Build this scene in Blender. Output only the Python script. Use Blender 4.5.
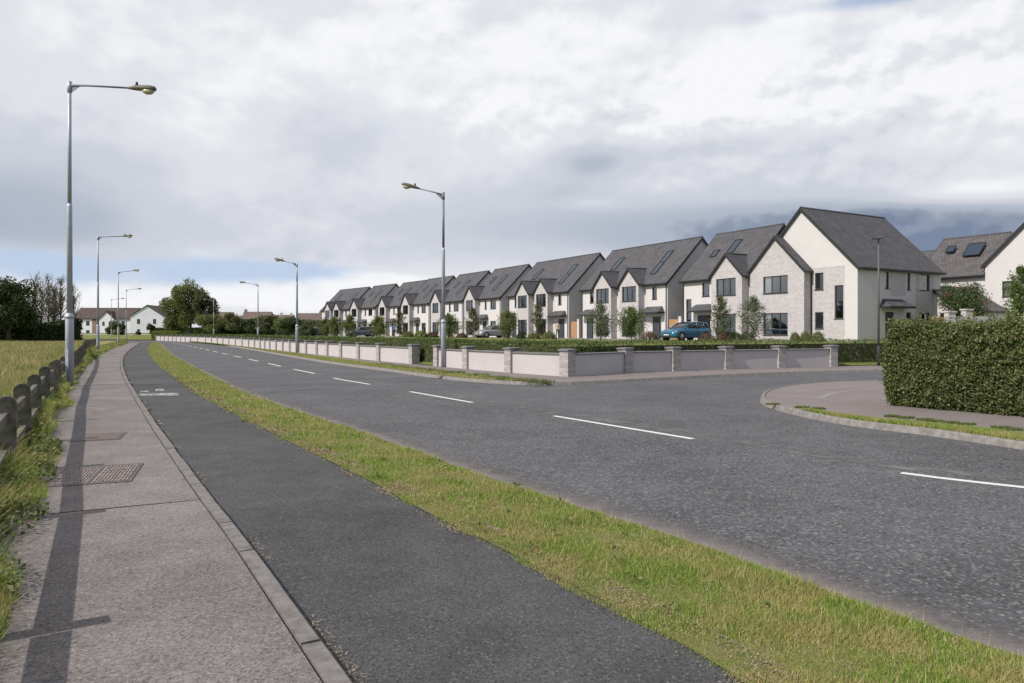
import bpy, bmesh, math, random
import numpy as np
from mathutils import Vector, Matrix

for o in list(bpy.data.objects):
    bpy.data.objects.remove(o, do_unlink=True)
C = bpy.context.scene.collection
SC = bpy.context.scene
R = math.radians
FPX, HZ, CH = 720.0, 332.0, 1.72          # focal length in pixels, horizon row, camera height

# ------------------------------------------------------------------ camera
cam_d = bpy.data.cameras.new('camera')
cam = bpy.data.objects.new('camera', cam_d)
C.objects.link(cam)
cam.location = (0, 0, CH)
cam.rotation_euler = (R(90), 0, 0)
cam_d.sensor_width = 36
cam_d.lens = 36 * FPX / 1024
cam_d.shift_y = -(341.5 - HZ) / 1024
cam_d.clip_start = 0.1
cam_d.clip_end = 6000
SC.camera = cam

# ------------------------------------------------------------------ colour management
SC.view_settings.view_transform = 'Standard'
SC.view_settings.look = 'None'
SC.view_settings.exposure = 0.0
SC.view_settings.gamma = 1.0
SC.view_settings.use_curve_mapping = False

# ------------------------------------------------------------------ sun and sky
SUN_H = Vector((-0.850, -0.527, 0)).normalized()      # horizontal direction towards the sun
SUN_EL = R(43)
SUN_AZ = math.atan2(SUN_H.x, SUN_H.y)
sd = Vector((SUN_H.x * math.cos(SUN_EL), SUN_H.y * math.cos(SUN_EL), math.sin(SUN_EL)))
sl = bpy.data.lights.new('sun', 'SUN')
sl.energy = 4.4
sl.angle = R(0.6)
sl.color = (1.0, 0.95, 0.90)
so = bpy.data.objects.new('sun', sl)
so.rotation_euler = sd.to_track_quat('Z', 'Y').to_euler()
C.objects.link(so)


class G:
    """tiny helper to write node maths"""
    def __init__(s, nt):
        s.nt = nt

    def n(s, t, **kw):
        x = s.nt.nodes.new(t)
        for k, v in kw.items():
            setattr(x, k, v)
        return x

    def put(s, sock, v):
        if isinstance(v, (int, float)):
            sock.default_value = v
        elif isinstance(v, tuple):
            sock.default_value = v if len(v) == len(sock.default_value) else (*v, 1)
        else:
            s.nt.links.new(v, sock)

    def m(s, op, a, b=0.0, c=None, clamp=False):
        x = s.n('ShaderNodeMath', operation=op, use_clamp=clamp)
        s.put(x.inputs[0], a)
        s.put(x.inputs[1], b)
        if c is not None:
            s.put(x.inputs[2], c)
        return x.outputs[0]

    def mix(s, f, a, b, mode='MIX'):
        x = s.n('ShaderNodeMix', data_type='RGBA', blend_type=mode)
        s.put(x.inputs[0], f)
        s.put(x.inputs[6], a)
        s.put(x.inputs[7], b)
        return x.outputs[2]

    def noise(s, vec, scale, detail=4, rough=0.55, dist=0.0):
        x = s.n('ShaderNodeTexNoise')
        if vec is not None:
            s.put(x.inputs['Vector'], vec)
        x.inputs['Scale'].default_value = scale
        x.inputs['Detail'].default_value = detail
        x.inputs['Roughness'].default_value = rough
        x.inputs['Distortion'].default_value = dist
        return x.outputs[0]

    def ramp(s, f, a, b, lo=0.0, hi=1.0, smooth=True):
        x = s.n('ShaderNodeMapRange', interpolation_type='SMOOTHSTEP' if smooth else 'LINEAR')
        s.put(x.inputs[0], f)
        x.inputs[1].default_value = a
        x.inputs[2].default_value = b
        x.inputs[3].default_value = lo
        x.inputs[4].default_value = hi
        return x.outputs[0]

    def comb(s, a, b, c):
        x = s.n('ShaderNodeCombineXYZ')
        for i, v in enumerate((a, b, c)):
            s.put(x.inputs[i], v)
        return x.outputs[0]


def make_world():
    w = bpy.data.worlds.new('World')
    SC.world = w
    w.use_nodes = True
    nt = w.node_tree
    nt.nodes.clear()
    g = G(nt)
    tc = g.n('ShaderNodeTexCoord')
    sep = g.n('ShaderNodeSeparateXYZ')
    nt.links.new(tc.outputs['Generated'], sep.inputs[0])
    X, Y, Z = sep.outputs
    az = g.m('ARCTAN2', X, Y)
    el = g.m('ARCSINE', Z)
    sky = g.n('ShaderNodeTexSky', sky_type='NISHITA')
    sky.sun_disc = False
    sky.sun_elevation = SUN_EL
    sky.sun_rotation = SUN_AZ % (2 * math.pi)
    sky.air_density = 1.0
    sky.dust_density = 1.5
    skyc = g.mix(1.0, sky.outputs[0], (0.10, 0.10, 0.10), 'MULTIPLY')
    # clear-sky gaps are pale near the horizon
    skyc = g.mix(g.m('MULTIPLY', g.ramp(el, 0.0, 0.8, 0.90, 0.30), g.ramp(Y, -0.2, 0.3, 0.35, 1.0)), skyc, (0.52, 0.65, 0.86))
    # cloud deck seen in perspective
    zz = g.m('ADD', g.m('MAXIMUM', Z, 0.0), 0.16)
    px = g.m('DIVIDE', X, zz)
    py = g.m('DIVIDE', Y, zz)
    p = g.comb(px, py, 0.0)
    n1 = g.noise(p, 0.95, 9, 0.55, 0.35)
    ang = g.comb(az, g.m('MULTIPLY', el, 1.45), 3.0)
    n2 = g.noise(ang, 3.6, 12, 0.58, 0.1)
    n3 = g.noise(ang, 9.0, 8, 0.55, 0.2)
    n4 = g.noise(g.comb(az, g.m('MULTIPLY', el, 2.3), 7.7), 1.6, 6, 0.5, 0.3)

    def blob(a, e, ra, re):                   # soft patch at azimuth a, elevation e
        dx = g.m('DIVIDE', g.m('SUBTRACT', az, a), ra)
        dy = g.m('DIVIDE', g.m('SUBTRACT', el, e), re)
        d = g.m('ADD', g.m('MULTIPLY', dx, dx), g.m('MULTIPLY', dy, dy))
        return g.m('POWER', 2.718, g.m('MULTIPLY', d, -1.0))

    def pix(x, y):
        a = math.atan((x - 512) / 720)
        return a, math.atan((332 - y) / 720 * math.cos(a))

    def bl(x, y, rx, ry, k):
        a, e = pix(x, y)
        return g.m('MULTIPLY', blob(a, e, rx / 720, ry / 720), k)

    def total(L, base=0.0):
        t = base
        for b in L:
            t = g.m('ADD', t, b)
        return t
    # brightness of the cloud base: bright above, grey folds where the photo has them
    dark = total([bl(30, 220, 130, 40, 0.42), bl(150, 160, 90, 26, 0.16), bl(-60, 170, 130, 60, 0.20), bl(345, 135, 70, 26, 0.22), bl(350, 250, 170, 36, 0.10),
                  bl(590, 163, 50, 18, 0.34), bl(560, 190, 40, 12, 0.12), bl(740, 143, 170, 14, 0.22), bl(700, 190, 280, 34, 0.18),
                  bl(880, 158, 120, 20, 0.08), bl(1180, 238, 330, 34, 0.50), bl(880, 246, 190, 36, 0.50), bl(760, 225, 120, 22, 0.20), bl(600, 232, 170, 30, 0.22),
                  bl(470, 215, 150, 34, 0.14), bl(20, 70, 110, 60, 0.05), bl(870, 212, 90, 12, 0.15)])
    lite = total([bl(430, 60, 300, 55, 0.16), bl(700, 70, 200, 50, 0.12), bl(990, 190, 70, 10, 0.34), bl(900, 90, 220, 50, 0.10),
                  bl(190, 120, 80, 50, 0.08), bl(370, 286, 60, 12, 0.50), bl(255, 292, 70, 16, 0.42), bl(60, 292, 80, 16, 0.25),
                  bl(590, 203, 26, 5, 0.16), bl(540, 110, 30, 60, 0.06)])
    n5 = g.noise(ang, 22.0, 8, 0.6, 0.3)
    # relief: the same noise a little higher up the sky, so billows have a lit and a dark side
    ang2 = g.comb(g.m('ADD', az, 0.016), g.m('ADD', g.m('MULTIPLY', el, 1.45), -0.042), 3.0)
    rel = g.m('SUBTRACT', g.noise(ang, 3.3, 9, 0.50, 0.0), g.noise(ang2, 3.3, 9, 0.50, 0.0))
    ang3 = g.comb(g.m('ADD', az, 0.006), g.m('ADD', g.m('MULTIPLY', el, 1.45), -0.018), 3.0)
    rel2 = g.m('SUBTRACT', g.noise(ang, 11.0, 9, 0.52, 0.0), g.noise(ang3, 11.0, 9, 0.52, 0.0))
    fold = g.m('ADD', g.m('MULTIPLY', g.m('SUBTRACT', n2, 0.5), 1.1), g.m('MULTIPLY', g.m('SUBTRACT', n3, 0.5), 0.7))
    fold = g.m('ADD', fold, g.m('MULTIPLY', g.m('SUBTRACT', n5, 0.5), 0.45))
    fold = g.m('ADD', fold, g.m('MULTIPLY', g.m('SUBTRACT', n4, 0.5), 0.7))
    fold = g.m('ADD', g.m('MULTIPLY', fold, 0.85), g.m('ADD', g.m('MULTIPLY', rel, 2.3), g.m('MULTIPLY', g.m('MULTIPLY', rel2, 2.6), g.ramp(n4, 0.38, 0.62, 0.15, 1.0))))
    b = g.m('ADD', g.m('SUBTRACT', g.m('MULTIPLY', fold, 0.50), g.m('MULTIPLY', dark, g.m('ADD', 0.9, g.m('MULTIPLY', fold, 1.2)))), lite)
    b = g.m('ADD', b, 0.79, clamp=True)
    rc = g.n('ShaderNodeValToRGB')
    nt.links.new(b, rc.inputs[0])
    cr = rc.color_ramp
    cr.interpolation = 'EASE'
    cr.elements[0].position = 0.0
    cr.elements[0].color = (0.20, 0.25, 0.36, 1)
    cr.elements[1].position = 1.0
    cr.elements[1].color = (0.93, 0.935, 0.95, 1)
    for pos, col in ((0.16, (0.27, 0.32, 0.42)), (0.34, (0.44, 0.49, 0.58)), (0.52, (0.60, 0.63, 0.70)), (0.74, (0.75, 0.765, 0.82))):
        e = cr.elements.new(pos)
        e.color = (*col, 1)
    # gaps
    gap = total([bl(40, 262, 150, 13, 0.85), bl(285, 271, 90, 10, 0.85), bl(890, -6, 110, 9, 0.85), bl(150, 282, 120, 10, 0.5)])
    gapn = g.m('ADD', gap, g.m('MULTIPLY', g.m('SUBTRACT', n3, 0.5), 1.5))
    cover = g.ramp(gapn, 0.15, 0.95, 1.0, 0.08)
    # broken cloud behind the camera (the sun shines from there) and thinner overhead
    cover = g.m('MULTIPLY', cover, g.m('MULTIPLY', g.ramp(Y, -0.35, 0.25, 0.30, 1.0), g.ramp(Z, 0.6, 0.95, 1.0, 0.6)))
    col = g.mix(cover, skyc, rc.outputs[0])
    # towards the zenith and behind the camera the deck is thinner
    below = g.ramp(Z, -0.05, 0.0, 0.0, 1.0)
    col = g.mix(below, (0.16, 0.16, 0.15), col)
    bg = g.n('ShaderNodeBackground')
    nt.links.new(col, bg.inputs[0])
    bg.inputs[1].default_value = 1.0
    out = g.n('ShaderNodeOutputWorld')
    nt.links.new(bg.outputs[0], out.inputs[0])


make_world()

# ------------------------------------------------------------------ geometry helpers
U = Vector((-0.497, 0.868, 0)).normalized()      # along the row of houses, away from the camera
V = Vector((U.y, -U.x, 0))                       # into the row


def at(px, py, z=0.0):
    y = FPX * (CH - z) / (py - HZ)
    return Vector(((px - 512) / FPX * y, y, z))


def onx(px, y, z=0.0):
    return Vector(((px - 512) / FPX * y, y, z))


def spline(P, step=0.5, start=None, end=None):
    """smooth resampled 2d curve through P; start/end lengthen it along its tangents"""
    P = [Vector((p[0], p[1])) for p in P]
    for _ in range(1):
        Q = P[:]
        for i in range(1, len(P) - 1):
            Q[i] = P[i] * 0.5 + (P[i - 1] + P[i + 1]) * 0.25 if (P[i] - P[i - 1]).length > 9 else P[i]
        P = Q
    if start:
        P.insert(0, P[0] + (P[0] - P[1]).normalized() * start)
    if end:
        P.append(P[-1] + (P[-1] - P[-2]).normalized() * end)
    out = []
    for i in range(len(P) - 1):
        p0 = P[max(i - 1, 0)]
        p1, p2 = P[i], P[i + 1]
        p3 = P[min(i + 2, len(P) - 1)]
        L = (p2 - p1).length
        # centripetal-like tangents
        t1 = (p2 - p0) * (L / max((p2 - p0).length, 1e-6))
        t2 = (p3 - p1) * (L / max((p3 - p1).length, 1e-6))
        n = max(1, int(L / step))
        for k in range(n):
            t = k / n
            h = ((2 * t ** 3 - 3 * t * t + 1) * p1 + (t ** 3 - 2 * t * t + t) * t1 + (-2 * t ** 3 + 3 * t * t) * p2 + (t ** 3 - t * t) * t2)
            out.append(h)
    out.append(P[-1])
    return out


def offset(P, d):
    """shift a 2d curve to its left by d"""
    out = []
    for i, p in enumerate(P):
        a = P[max(i - 1, 0)]
        b = P[min(i + 1, len(P) - 1)]
        t = (b - a).normalized()
        out.append(p + Vector((-t.y, t.x)) * d)
    return out


def clean(Q, P, d):
    """drop the points of an offset curve that fold back towards the original"""
    A = np.array([tuple(p) for p in P])
    return [q for q in Q if np.min(((A - np.array(tuple(q))) ** 2).sum(1)) > (abs(d) * 0.97) ** 2]


def arclen(P):
    L = [0]
    for i in range(1, len(P)):
        L.append(L[-1] + (P[i] - P[i - 1]).length)
    return L


def along(P, L, s):
    s = min(max(s, 0), L[-1] - 1e-6)
    for i in range(1, len(P)):
        if L[i] >= s:
            f = (s - L[i - 1]) / max(L[i] - L[i - 1], 1e-9)
            return P[i - 1].lerp(P[i], f), (P[i] - P[i - 1]).normalized()
    return P[-1], (P[-1] - P[-2]).normalized()


class MB:
    def __init__(s):
        s.v, s.f, s.m, s.uv, s.sm = [], [], [], [], []

    def face(s, pts, mat=0, uv=None, smooth=False):
        i = len(s.v)
        s.v += [tuple(p) for p in pts]
        s.f.append(tuple(range(i, i + len(pts))))
        s.m.append(mat)
        s.uv.append(uv)
        s.sm.append(smooth)

    def box(s, c, d, mat=0, axes=None, skip=()):
        ax = axes or (Vector((1, 0, 0)), Vector((0, 1, 0)), Vector((0, 0, 1)))
        c = Vector(c)
        h = [ax[i] * (d[i] / 2) for i in range(3)]
        P = [c + h[0] * a + h[1] * b + h[2] * e for e in (-1, 1) for b in (-1, 1) for a in (-1, 1)]
        Q = ((0, 2, 3, 1), (4, 5, 7, 6), (0, 1, 5, 4), (2, 6, 7, 3), (1, 3, 7, 5), (0, 4, 6, 2))
        for k, q in enumerate(Q):
            if k not in skip:
                s.face([P[j] for j in q], mat)

    def bx(s, x0, x1, y0, y1, z0, z1, mat=0):
        s.box(((x0 + x1) / 2, (y0 + y1) / 2, (z0 + z1) / 2), (abs(x1 - x0), abs(y1 - y0), abs(z1 - z0)), mat)

    def tube(s, P, rad, seg=10, mat=0, caps=True, smooth=True):
        P = [Vector(p) for p in P]
        if not isinstance(rad, (list, tuple)):
            rad = [rad] * len(P)
        rings = []
        ref = None
        for i, p in enumerate(P):
            t = (P[min(i + 1, len(P) - 1)] - P[max(i - 1, 0)]).normalized()
            if ref is None:
                ref = t.orthogonal().normalized()
            a = (ref - t * ref.dot(t)).normalized()
            b = t.cross(a)
            ref = a
            base = len(s.v)
            for k in range(seg):
                an = 2 * math.pi * k / seg
                s.v.append(tuple(p + (a * math.cos(an) + b * math.sin(an)) * rad[i]))
            rings.append(base)
        for i in range(len(P) - 1):
            for k in range(seg):
                k2 = (k + 1) % seg
                s.f.append((rings[i] + k, rings[i] + k2, rings[i + 1] + k2, rings[i + 1] + k))
                s.m.append(mat)
                s.uv.append(None)
                s.sm.append(smooth)
        if caps:
            for r, rev in ((rings[0], True), (rings[-1], False)):
                q = [r + k for k in range(seg)]
                s.f.append(tuple(reversed(q)) if rev else tuple(q))
                s.m.append(mat)
                s.uv.append(None)
                s.sm.append(False)

    def loft(s, rings, mat=0, closed=True, caps=True, smooth=True):
        """rings: lists of equal length of 3d points"""
        b = []
        for r in rings:
            b.append(len(s.v))
            s.v += [tuple(p) for p in r]
        n = len(rings[0])
        for i in range(len(rings) - 1):
            for k in range(n if closed else n - 1):
                k2 = (k + 1) % n
                s.f.append((b[i] + k, b[i] + k2, b[i + 1] + k2, b[i + 1] + k))
                s.m.append(mat)
                s.uv.append(None)
                s.sm.append(smooth)
        if caps:
            for r, rev in ((b[0], True), (b[-1], False)):
                q = [r + k for k in range(n)]
                s.f.append(tuple(reversed(q)) if rev else tuple(q))
                s.m.append(mat)
                s.uv.append(None)
                s.sm.append(False)

    def slab(s, a, b, c, d, th, mat=0):
        """quad a b c d (top) with vertical thickness th"""
        T = [Vector(p) for p in (a, b, c, d)]
        B = [p - Vector((0, 0, th)) for p in T]
        s.face(T, mat)
        s.face(B[::-1], mat)
        for i in range(4):
            j = (i + 1) % 4
            s.face([T[i], B[i], B[j], T[j]], mat)

    def build(s, name, mats, parent=None, fix=True):
        me = bpy.data.meshes.new(name)
        me.from_pydata(s.v, [], s.f)
        if not isinstance(mats, (list, tuple)):
            mats = [mats]
        for m in mats:
            me.materials.append(m)
        me.polygons.foreach_set('material_index', s.m)
        me.polygons.foreach_set('use_smooth', s.sm)
        if any(u is not None for u in s.uv):
            ul = me.uv_layers.new(name='UVMap')
            k = 0
            for f, u in zip(s.f, s.uv):
                for j in range(len(f)):
                    if u:
                        ul.data[k].uv = u[j]
                    k += 1
        if fix:
            bm = bmesh.new()
            bm.from_mesh(me)
            bmesh.ops.remove_doubles(bm, verts=bm.verts, dist=1e-5)
            bmesh.ops.recalc_face_normals(bm, faces=bm.faces)
            bm.to_mesh(me)
            bm.free()
        o = bpy.data.objects.new(name, me)
        C.objects.link(o)
        if parent:
            o.parent = parent
        return o


def tag(o, label=None, cat=None, group=None, kind=None):
    if label:
        o['label'] = label
    if cat:
        o['category'] = cat
    if group:
        o['group'] = group
    if kind:
        o['kind'] = kind
    return o


def empty(name, loc=(0, 0, 0), rz=0.0):
    o = bpy.data.objects.new(name, None)
    o.empty_display_size = 0.3
    C.objects.link(o)
    o.location = loc
    o.rotation_euler = (0, 0, rz)
    return o


def copy_tree(o, parent=None):
    c = o.copy()
    C.objects.link(c)
    c.parent = parent
    for ch in [x for x in bpy.data.objects if x.parent == o]:
        copy_tree(ch, c)
    return c


def fast_mesh(name, V_, F_, mats, parent=None, midx=None, smooth=False):
    """numpy arrays: V_ (n,3), F_ (m,k)"""
    me = bpy.data.meshes.new(name)
    n, (m, k) = len(V_), F_.shape
    me.vertices.add(n)
    me.vertices.foreach_set('co', np.asarray(V_, dtype=np.float32).ravel())
    me.loops.add(m * k)
    me.loops.foreach_set('vertex_index', np.asarray(F_, dtype=np.int32).ravel())
    me.polygons.add(m)
    me.polygons.foreach_set('loop_start', np.arange(0, m * k, k, dtype=np.int32))
    if not isinstance(mats, (list, tuple)):
        mats = [mats]
    for x in mats:
        me.materials.append(x)
    if midx is not None:
        me.polygons.foreach_set('material_index', np.asarray(midx, dtype=np.int32))
    me.update(calc_edges=True)
    o = bpy.data.objects.new(name, me)
    C.objects.link(o)
    if parent:
        o.parent = parent
    return o


def ribbon(A, B, z, name, mat, nx=1, zA=None, zB=None):
    """sheet between two 2d curves resampled to the same count; uv = metres across, along"""
    LA, LB = arclen(A), arclen(B)
    n = max(2, int(max(LA[-1], LB[-1]) / 0.8))
    mb = MB()
    prev = None
    for i in range(n + 1):
        a, _ = along(A, LA, LA[-1] * i / n)
        b, _ = along(B, LB, LB[-1] * i / n)
        row = [a.lerp(b, k / nx) for k in range(nx + 1)]
        zz = [(zA if zA is not None else z) * (1 - k / nx) + (zB if zB is not None else z) * k / nx for k in range(nx + 1)]
        w = (b - a).length
        if prev:
            pr, pz, pw, ps = prev
            for k in range(nx):
                mb.face([(*pr[k], pz[k]), (*pr[k + 1], pz[k + 1]), (*row[k + 1], zz[k + 1]), (*row[k], zz[k])], 0,
                        [(pw * k / nx, ps), (pw * (k + 1) / nx, ps), (w * (k + 1) / nx, LA[-1] * i / n), (w * k / nx, LA[-1] * i / n)])
        prev = (row, zz, w, LA[-1] * i / n)
    o = mb.build(name, mat)
    return up(o)


def up(o):
    """make all faces of a sheet look up"""
    me = o.data
    bm = bmesh.new()
    bm.from_mesh(me)
    for f in bm.faces:
        if f.normal.z < 0:
            f.normal_flip()
    bm.to_mesh(me)
    bm.free()
    return o


def poly(P, z, name, mat):
    from mathutils.geometry import delaunay_2d_cdt
    Q = []
    for p in P:
        p = Vector((p[0], p[1]))
        if not Q or (p - Q[-1]).length > 1e-3:
            Q.append(p)
    if (Q[0] - Q[-1]).length < 1e-3:
        Q.pop()
    vs, _, fs, _, _, _ = delaunay_2d_cdt(Q, [], [list(range(len(Q)))], 1, 1e-5)
    me = bpy.data.meshes.new(name)
    me.from_pydata([(p.x, p.y, z) for p in vs], [], [tuple(f) for f in fs])
    me.materials.append(mat)
    o = bpy.data.objects.new(name, me)
    C.objects.link(o)
    return up(o)


def kerb(P, name, mat, w=0.13, z0=-0.05, z1=0.12):
    """kerb of stones along a 2d curve; the curve is its road side, the stone lies to its left"""
    Q = offset(P, w)
    mb = MB()
    ch = 0.02
    for i in range(len(P) - 1):
        a, b, c, d = P[i], P[i + 1], Q[i + 1], Q[i]
        ai = a.lerp(d, ch / w)
        bi = b.lerp(c, ch / w)
        am, bm_ = a.lerp(d, .35), b.lerp(c, .35)
        ai, bi = a.lerp(d, .5), b.lerp(c, .5)
        mb.face([(*a, z0), (*b, z0), (*bm_, z1 - ch), (*am, z1 - ch)])
        mb.face([(*am, z1 - ch), (*bm_, z1 - ch), (*bi, z1), (*ai, z1)])
        mb.face([(*ai, z1), (*bi, z1), (*c, z1), (*d, z1)])
        mb.face([(*d, z1), (*c, z1), (*c, z0), (*d, z0)])
    return mb.build(name, mat)


# ------------------------------------------------------------------ materials
def mat(name, col, rough=0.8, var=0.0, scale=8.0, metal=0.0, spec=0.3, bump=0.0, bscale=60.0, col2=None, detail=5):
    m = bpy.data.materials.new(name)
    m.use_nodes = True
    nt = m.node_tree
    g = G(nt)
    bs = nt.nodes['Principled BSDF']
    bs.inputs['Roughness'].default_value = rough
    bs.inputs['Metallic'].default_value = metal
    bs.inputs['Specular IOR Level'].default_value = spec
    tc = g.n('ShaderNodeTexCoord')
    ob = tc.outputs['Object']
    if var > 0 or col2:
        c2 = col2 or tuple(min(1, c * (1 + var)) for c in col)
        c1 = col if col2 else tuple(c * (1 - var) for c in col)
        f = g.ramp(g.noise(ob, scale, detail, 0.6), 0.33, 0.67)
        g.put(bs.inputs['Base Color'], g.mix(f, c1, c2))
    else:
        bs.inputs['Base Color'].default_value = (*col, 1)
    if bump > 0:
        bn = g.n('ShaderNodeBump')
        bn.inputs['Strength'].default_value = bump
        bn.inputs['Distance'].default_value = 0.01
        nt.links.new(g.noise(ob, bscale, 4), bn.inputs['Height'])
        nt.links.new(bn.outputs[0], bs.inputs['Normal'])
    return m


def mat_asphalt(name, c, speck, fine=90.0, speck_amt=0.25, patch=0.25, stone=120.0, crack=False, bump=0.4):
    """c: mean colour; speck: colour of the light stones"""
    m = bpy.data.materials.new(name)
    m.use_nodes = True
    nt = m.node_tree
    g = G(nt)
    bs = nt.nodes['Principled BSDF']
    tc = g.n('ShaderNodeTexCoord')
    ob = tc.outputs['Object']
    big = g.ramp(g.noise(ob, 0.35, 5, 0.6), 0.3, 0.7)
    mid = g.ramp(g.noise(ob, 2.2, 5, 0.62), 0.3, 0.7)
    fn = g.ramp(g.noise(ob, fine, 3, 0.7), 0.3, 0.7)
    vo = g.n('ShaderNodeTexVoronoi')
    vo.inputs['Scale'].default_value = stone
    nt.links.new(ob, vo.inputs['Vector'])
    sepc = g.n('ShaderNodeSeparateColor')
    nt.links.new(vo.outputs['Color'], sepc.inputs[0])
    st = g.ramp(sepc.outputs[0], 1 - speck_amt, 1.0)
    sd_ = g.ramp(sepc.outputs[1], 0.0, 0.35, 0.55, 1.0)
    k = g.m('ADD', 1 - patch * 0.5 - 0.1, g.m('MULTIPLY', g.m('ADD', g.m('MULTIPLY', big, 0.6), g.m('MULTIPLY', mid, 0.4)), patch))
    k = g.m('MULTIPLY', k, g.m('ADD', 0.78, g.m('MULTIPLY', fn, 0.44)))
    k = g.m('MULTIPLY', k, sd_)
    base = g.mix(1.0, (*c, 1), g.comb(k, k, k), 'MULTIPLY')
    vo2 = g.n('ShaderNodeTexVoronoi')
    vo2.inputs['Scale'].default_value = 16.0
    nt.links.new(ob, vo2.inputs['Vector'])
    sep2 = g.n('ShaderNodeSeparateColor')
    nt.links.new(vo2.outputs['Color'], sep2.inputs[0])
    chip = g.m('MULTIPLY', g.m('LESS_THAN', vo2.outputs['Distance'], 0.16), g.m('GREATER_THAN', sep2.outputs[2], 0.86))
    col = g.mix(g.m('MULTIPLY', st, 0.55), base, speck)
    col = g.mix(g.m('MULTIPLY', chip, 0.5), col, speck)
    if crack:
        nz = g.n('ShaderNodeTexNoise')
        nz.inputs['Scale'].default_value = 3.0
        nt.links.new(ob, nz.inputs['Vector'])
        ve = g.n('ShaderNodeTexVoronoi', feature='DISTANCE_TO_EDGE')
        ve.inputs['Scale'].default_value = 0.28
        mx = g.n('ShaderNodeVectorMath', operation='MULTIPLY_ADD')
        nt.links.new(nz.outputs[1], mx.inputs[0])
        mx.inputs[1].default_value = (0.5, 0.5, 0.5)
        nt.links.new(ob, mx.inputs[2])
        nt.links.new(mx.outputs[0], ve.inputs['Vector'])
        cr = g.m('LESS_THAN', ve.outputs['Distance'], 0.0022)
        cr = g.m('MULTIPLY', cr, g.ramp(g.noise(ob, 0.5, 3), 0.52, 0.6))
        col = g.mix(g.m('MULTIPLY', cr, 0.6), col, (0.03, 0.03, 0.03))
    g.put(bs.inputs['Base Color'], col)
    bs.inputs['Roughness'].default_value = 0.85
    bs.inputs['Specular IOR Level'].default_value = 0.25
    bn = g.n('ShaderNodeBump')
    bn.inputs['Strength'].default_value = bump
    bn.inputs['Distance'].default_value = 0.006
    nt.links.new(g.m('ADD', vo.outputs['Distance'], fn), bn.inputs['Height'])
    nt.links.new(bn.outputs[0], bs.inputs['Normal'])
    return m


def mat_leaf(name, c1, c2, c3=None, p3=0.0, trans=0.35, rough=0.6, patch=None, pscale=0.8):
    """each leaf (mesh island) picks its own colour between c1 and c2; a share p3 takes c3"""
    m = bpy.data.materials.new(name)
    m.use_nodes = True
    nt = m.node_tree
    g = G(nt)
    nt.nodes.remove(nt.nodes['Principled BSDF'])
    out = nt.nodes['Material Output']
    ge = g.n('ShaderNodeNewGeometry')
    r = ge.outputs['Random Per Island']
    col = g.mix(r, c1, c2)
    if patch:
        f = g.ramp(g.noise(ge.outputs['Position'], pscale, 4, 0.6), 0.42, 0.6)
        col = g.mix(g.m('MULTIPLY', f, g.ramp(r, 0.0, 1.0, 0.5, 1.0)), col, patch)
    if c3:
        r2 = g.m('FRACT', g.m('MULTIPLY', r, 37.7))
        col = g.mix(g.m('GREATER_THAN', r2, 1 - p3), col, c3)
    d = g.n('ShaderNodeBsdfDiffuse')
    g.put(d.inputs[0], col)
    t = g.n('ShaderNodeBsdfTranslucent')
    g.put(t.inputs[0], col)
    gl = g.n('ShaderNodeBsdfGlossy')
    gl.inputs['Roughness'].default_value = rough
    gl.inputs[0].default_value = (0.5, 0.5, 0.5, 1)
    mx = g.n('ShaderNodeMixShader')
    mx.inputs[0].default_value = trans
    nt.links.new(d.outputs[0], mx.inputs[1])
    nt.links.new(t.outputs[0], mx.inputs[2])
    m2 = g.n('ShaderNodeMixShader')
    m2.inputs[0].default_value = 0.05
    nt.links.new(mx.outputs[0], m2.inputs[1])
    nt.links.new(gl.outputs[0], m2.inputs[2])
    nt.links.new(m2.outputs[0], out.inputs[0])
    return m


def mat_brick(name, c1, c2, mortar, bw=0.24, bh=0.085, bump=0.5, msize=0.012, rough=0.85):
    m = bpy.data.materials.new(name)
    m.use_nodes = True
    nt = m.node_tree
    g = G(nt)
    bs = nt.nodes['Principled BSDF']
    tc = g.n('ShaderNodeTexCoord')
    sep = g.n('ShaderNodeSeparateXYZ')
    nt.links.new(tc.outputs['Object'], sep.inputs[0])
    v = g.comb(g.m('ADD', sep.outputs[0], sep.outputs[1]), sep.outputs[2], 0.0)
    br = g.n('ShaderNodeTexBrick')
    nt.links.new(v, br.inputs['Vector'])
    br.inputs['Color1'].default_value = (*c1, 1)
    br.inputs['Color2'].default_value = (*c2, 1)
    br.inputs['Mortar'].default_value = (*mortar, 1)
    br.inputs['Scale'].default_value = 1.0
    br.inputs['Mortar Size'].default_value = msize
    br.inputs['Brick Width'].default_value = bw
    br.inputs['Row Height'].default_value = bh
    n = g.ramp(g.noise(tc.outputs['Object'], 5.0, 5, 0.6), 0.3, 0.7)
    n2 = g.ramp(g.noise(v, 3.5, 3, 0.6), 0.35, 0.65, 0.95, 1.04)
    col = g.mix(g.m('MULTIPLY', n, 0.18), br.outputs[0], tuple(x * 1.15 for x in c2))
    col = g.mix(1.0, col, g.comb(n2, n2, n2), 'MULTIPLY')
    g.put(bs.inputs['Base Color'], col)
    bs.inputs['Roughness'].default_value = rough
    bs.inputs['Specular IOR Level'].default_value = 0.2
    bn = g.n('ShaderNodeBump', invert=True)
    bn.inputs['Strength'].default_value = bump
    bn.inputs['Distance'].default_value = 0.01
    nt.links.new(br.outputs[1], bn.inputs['Height'])
    nt.links.new(bn.outputs[0], bs.inputs['Normal'])
    return m


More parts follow.
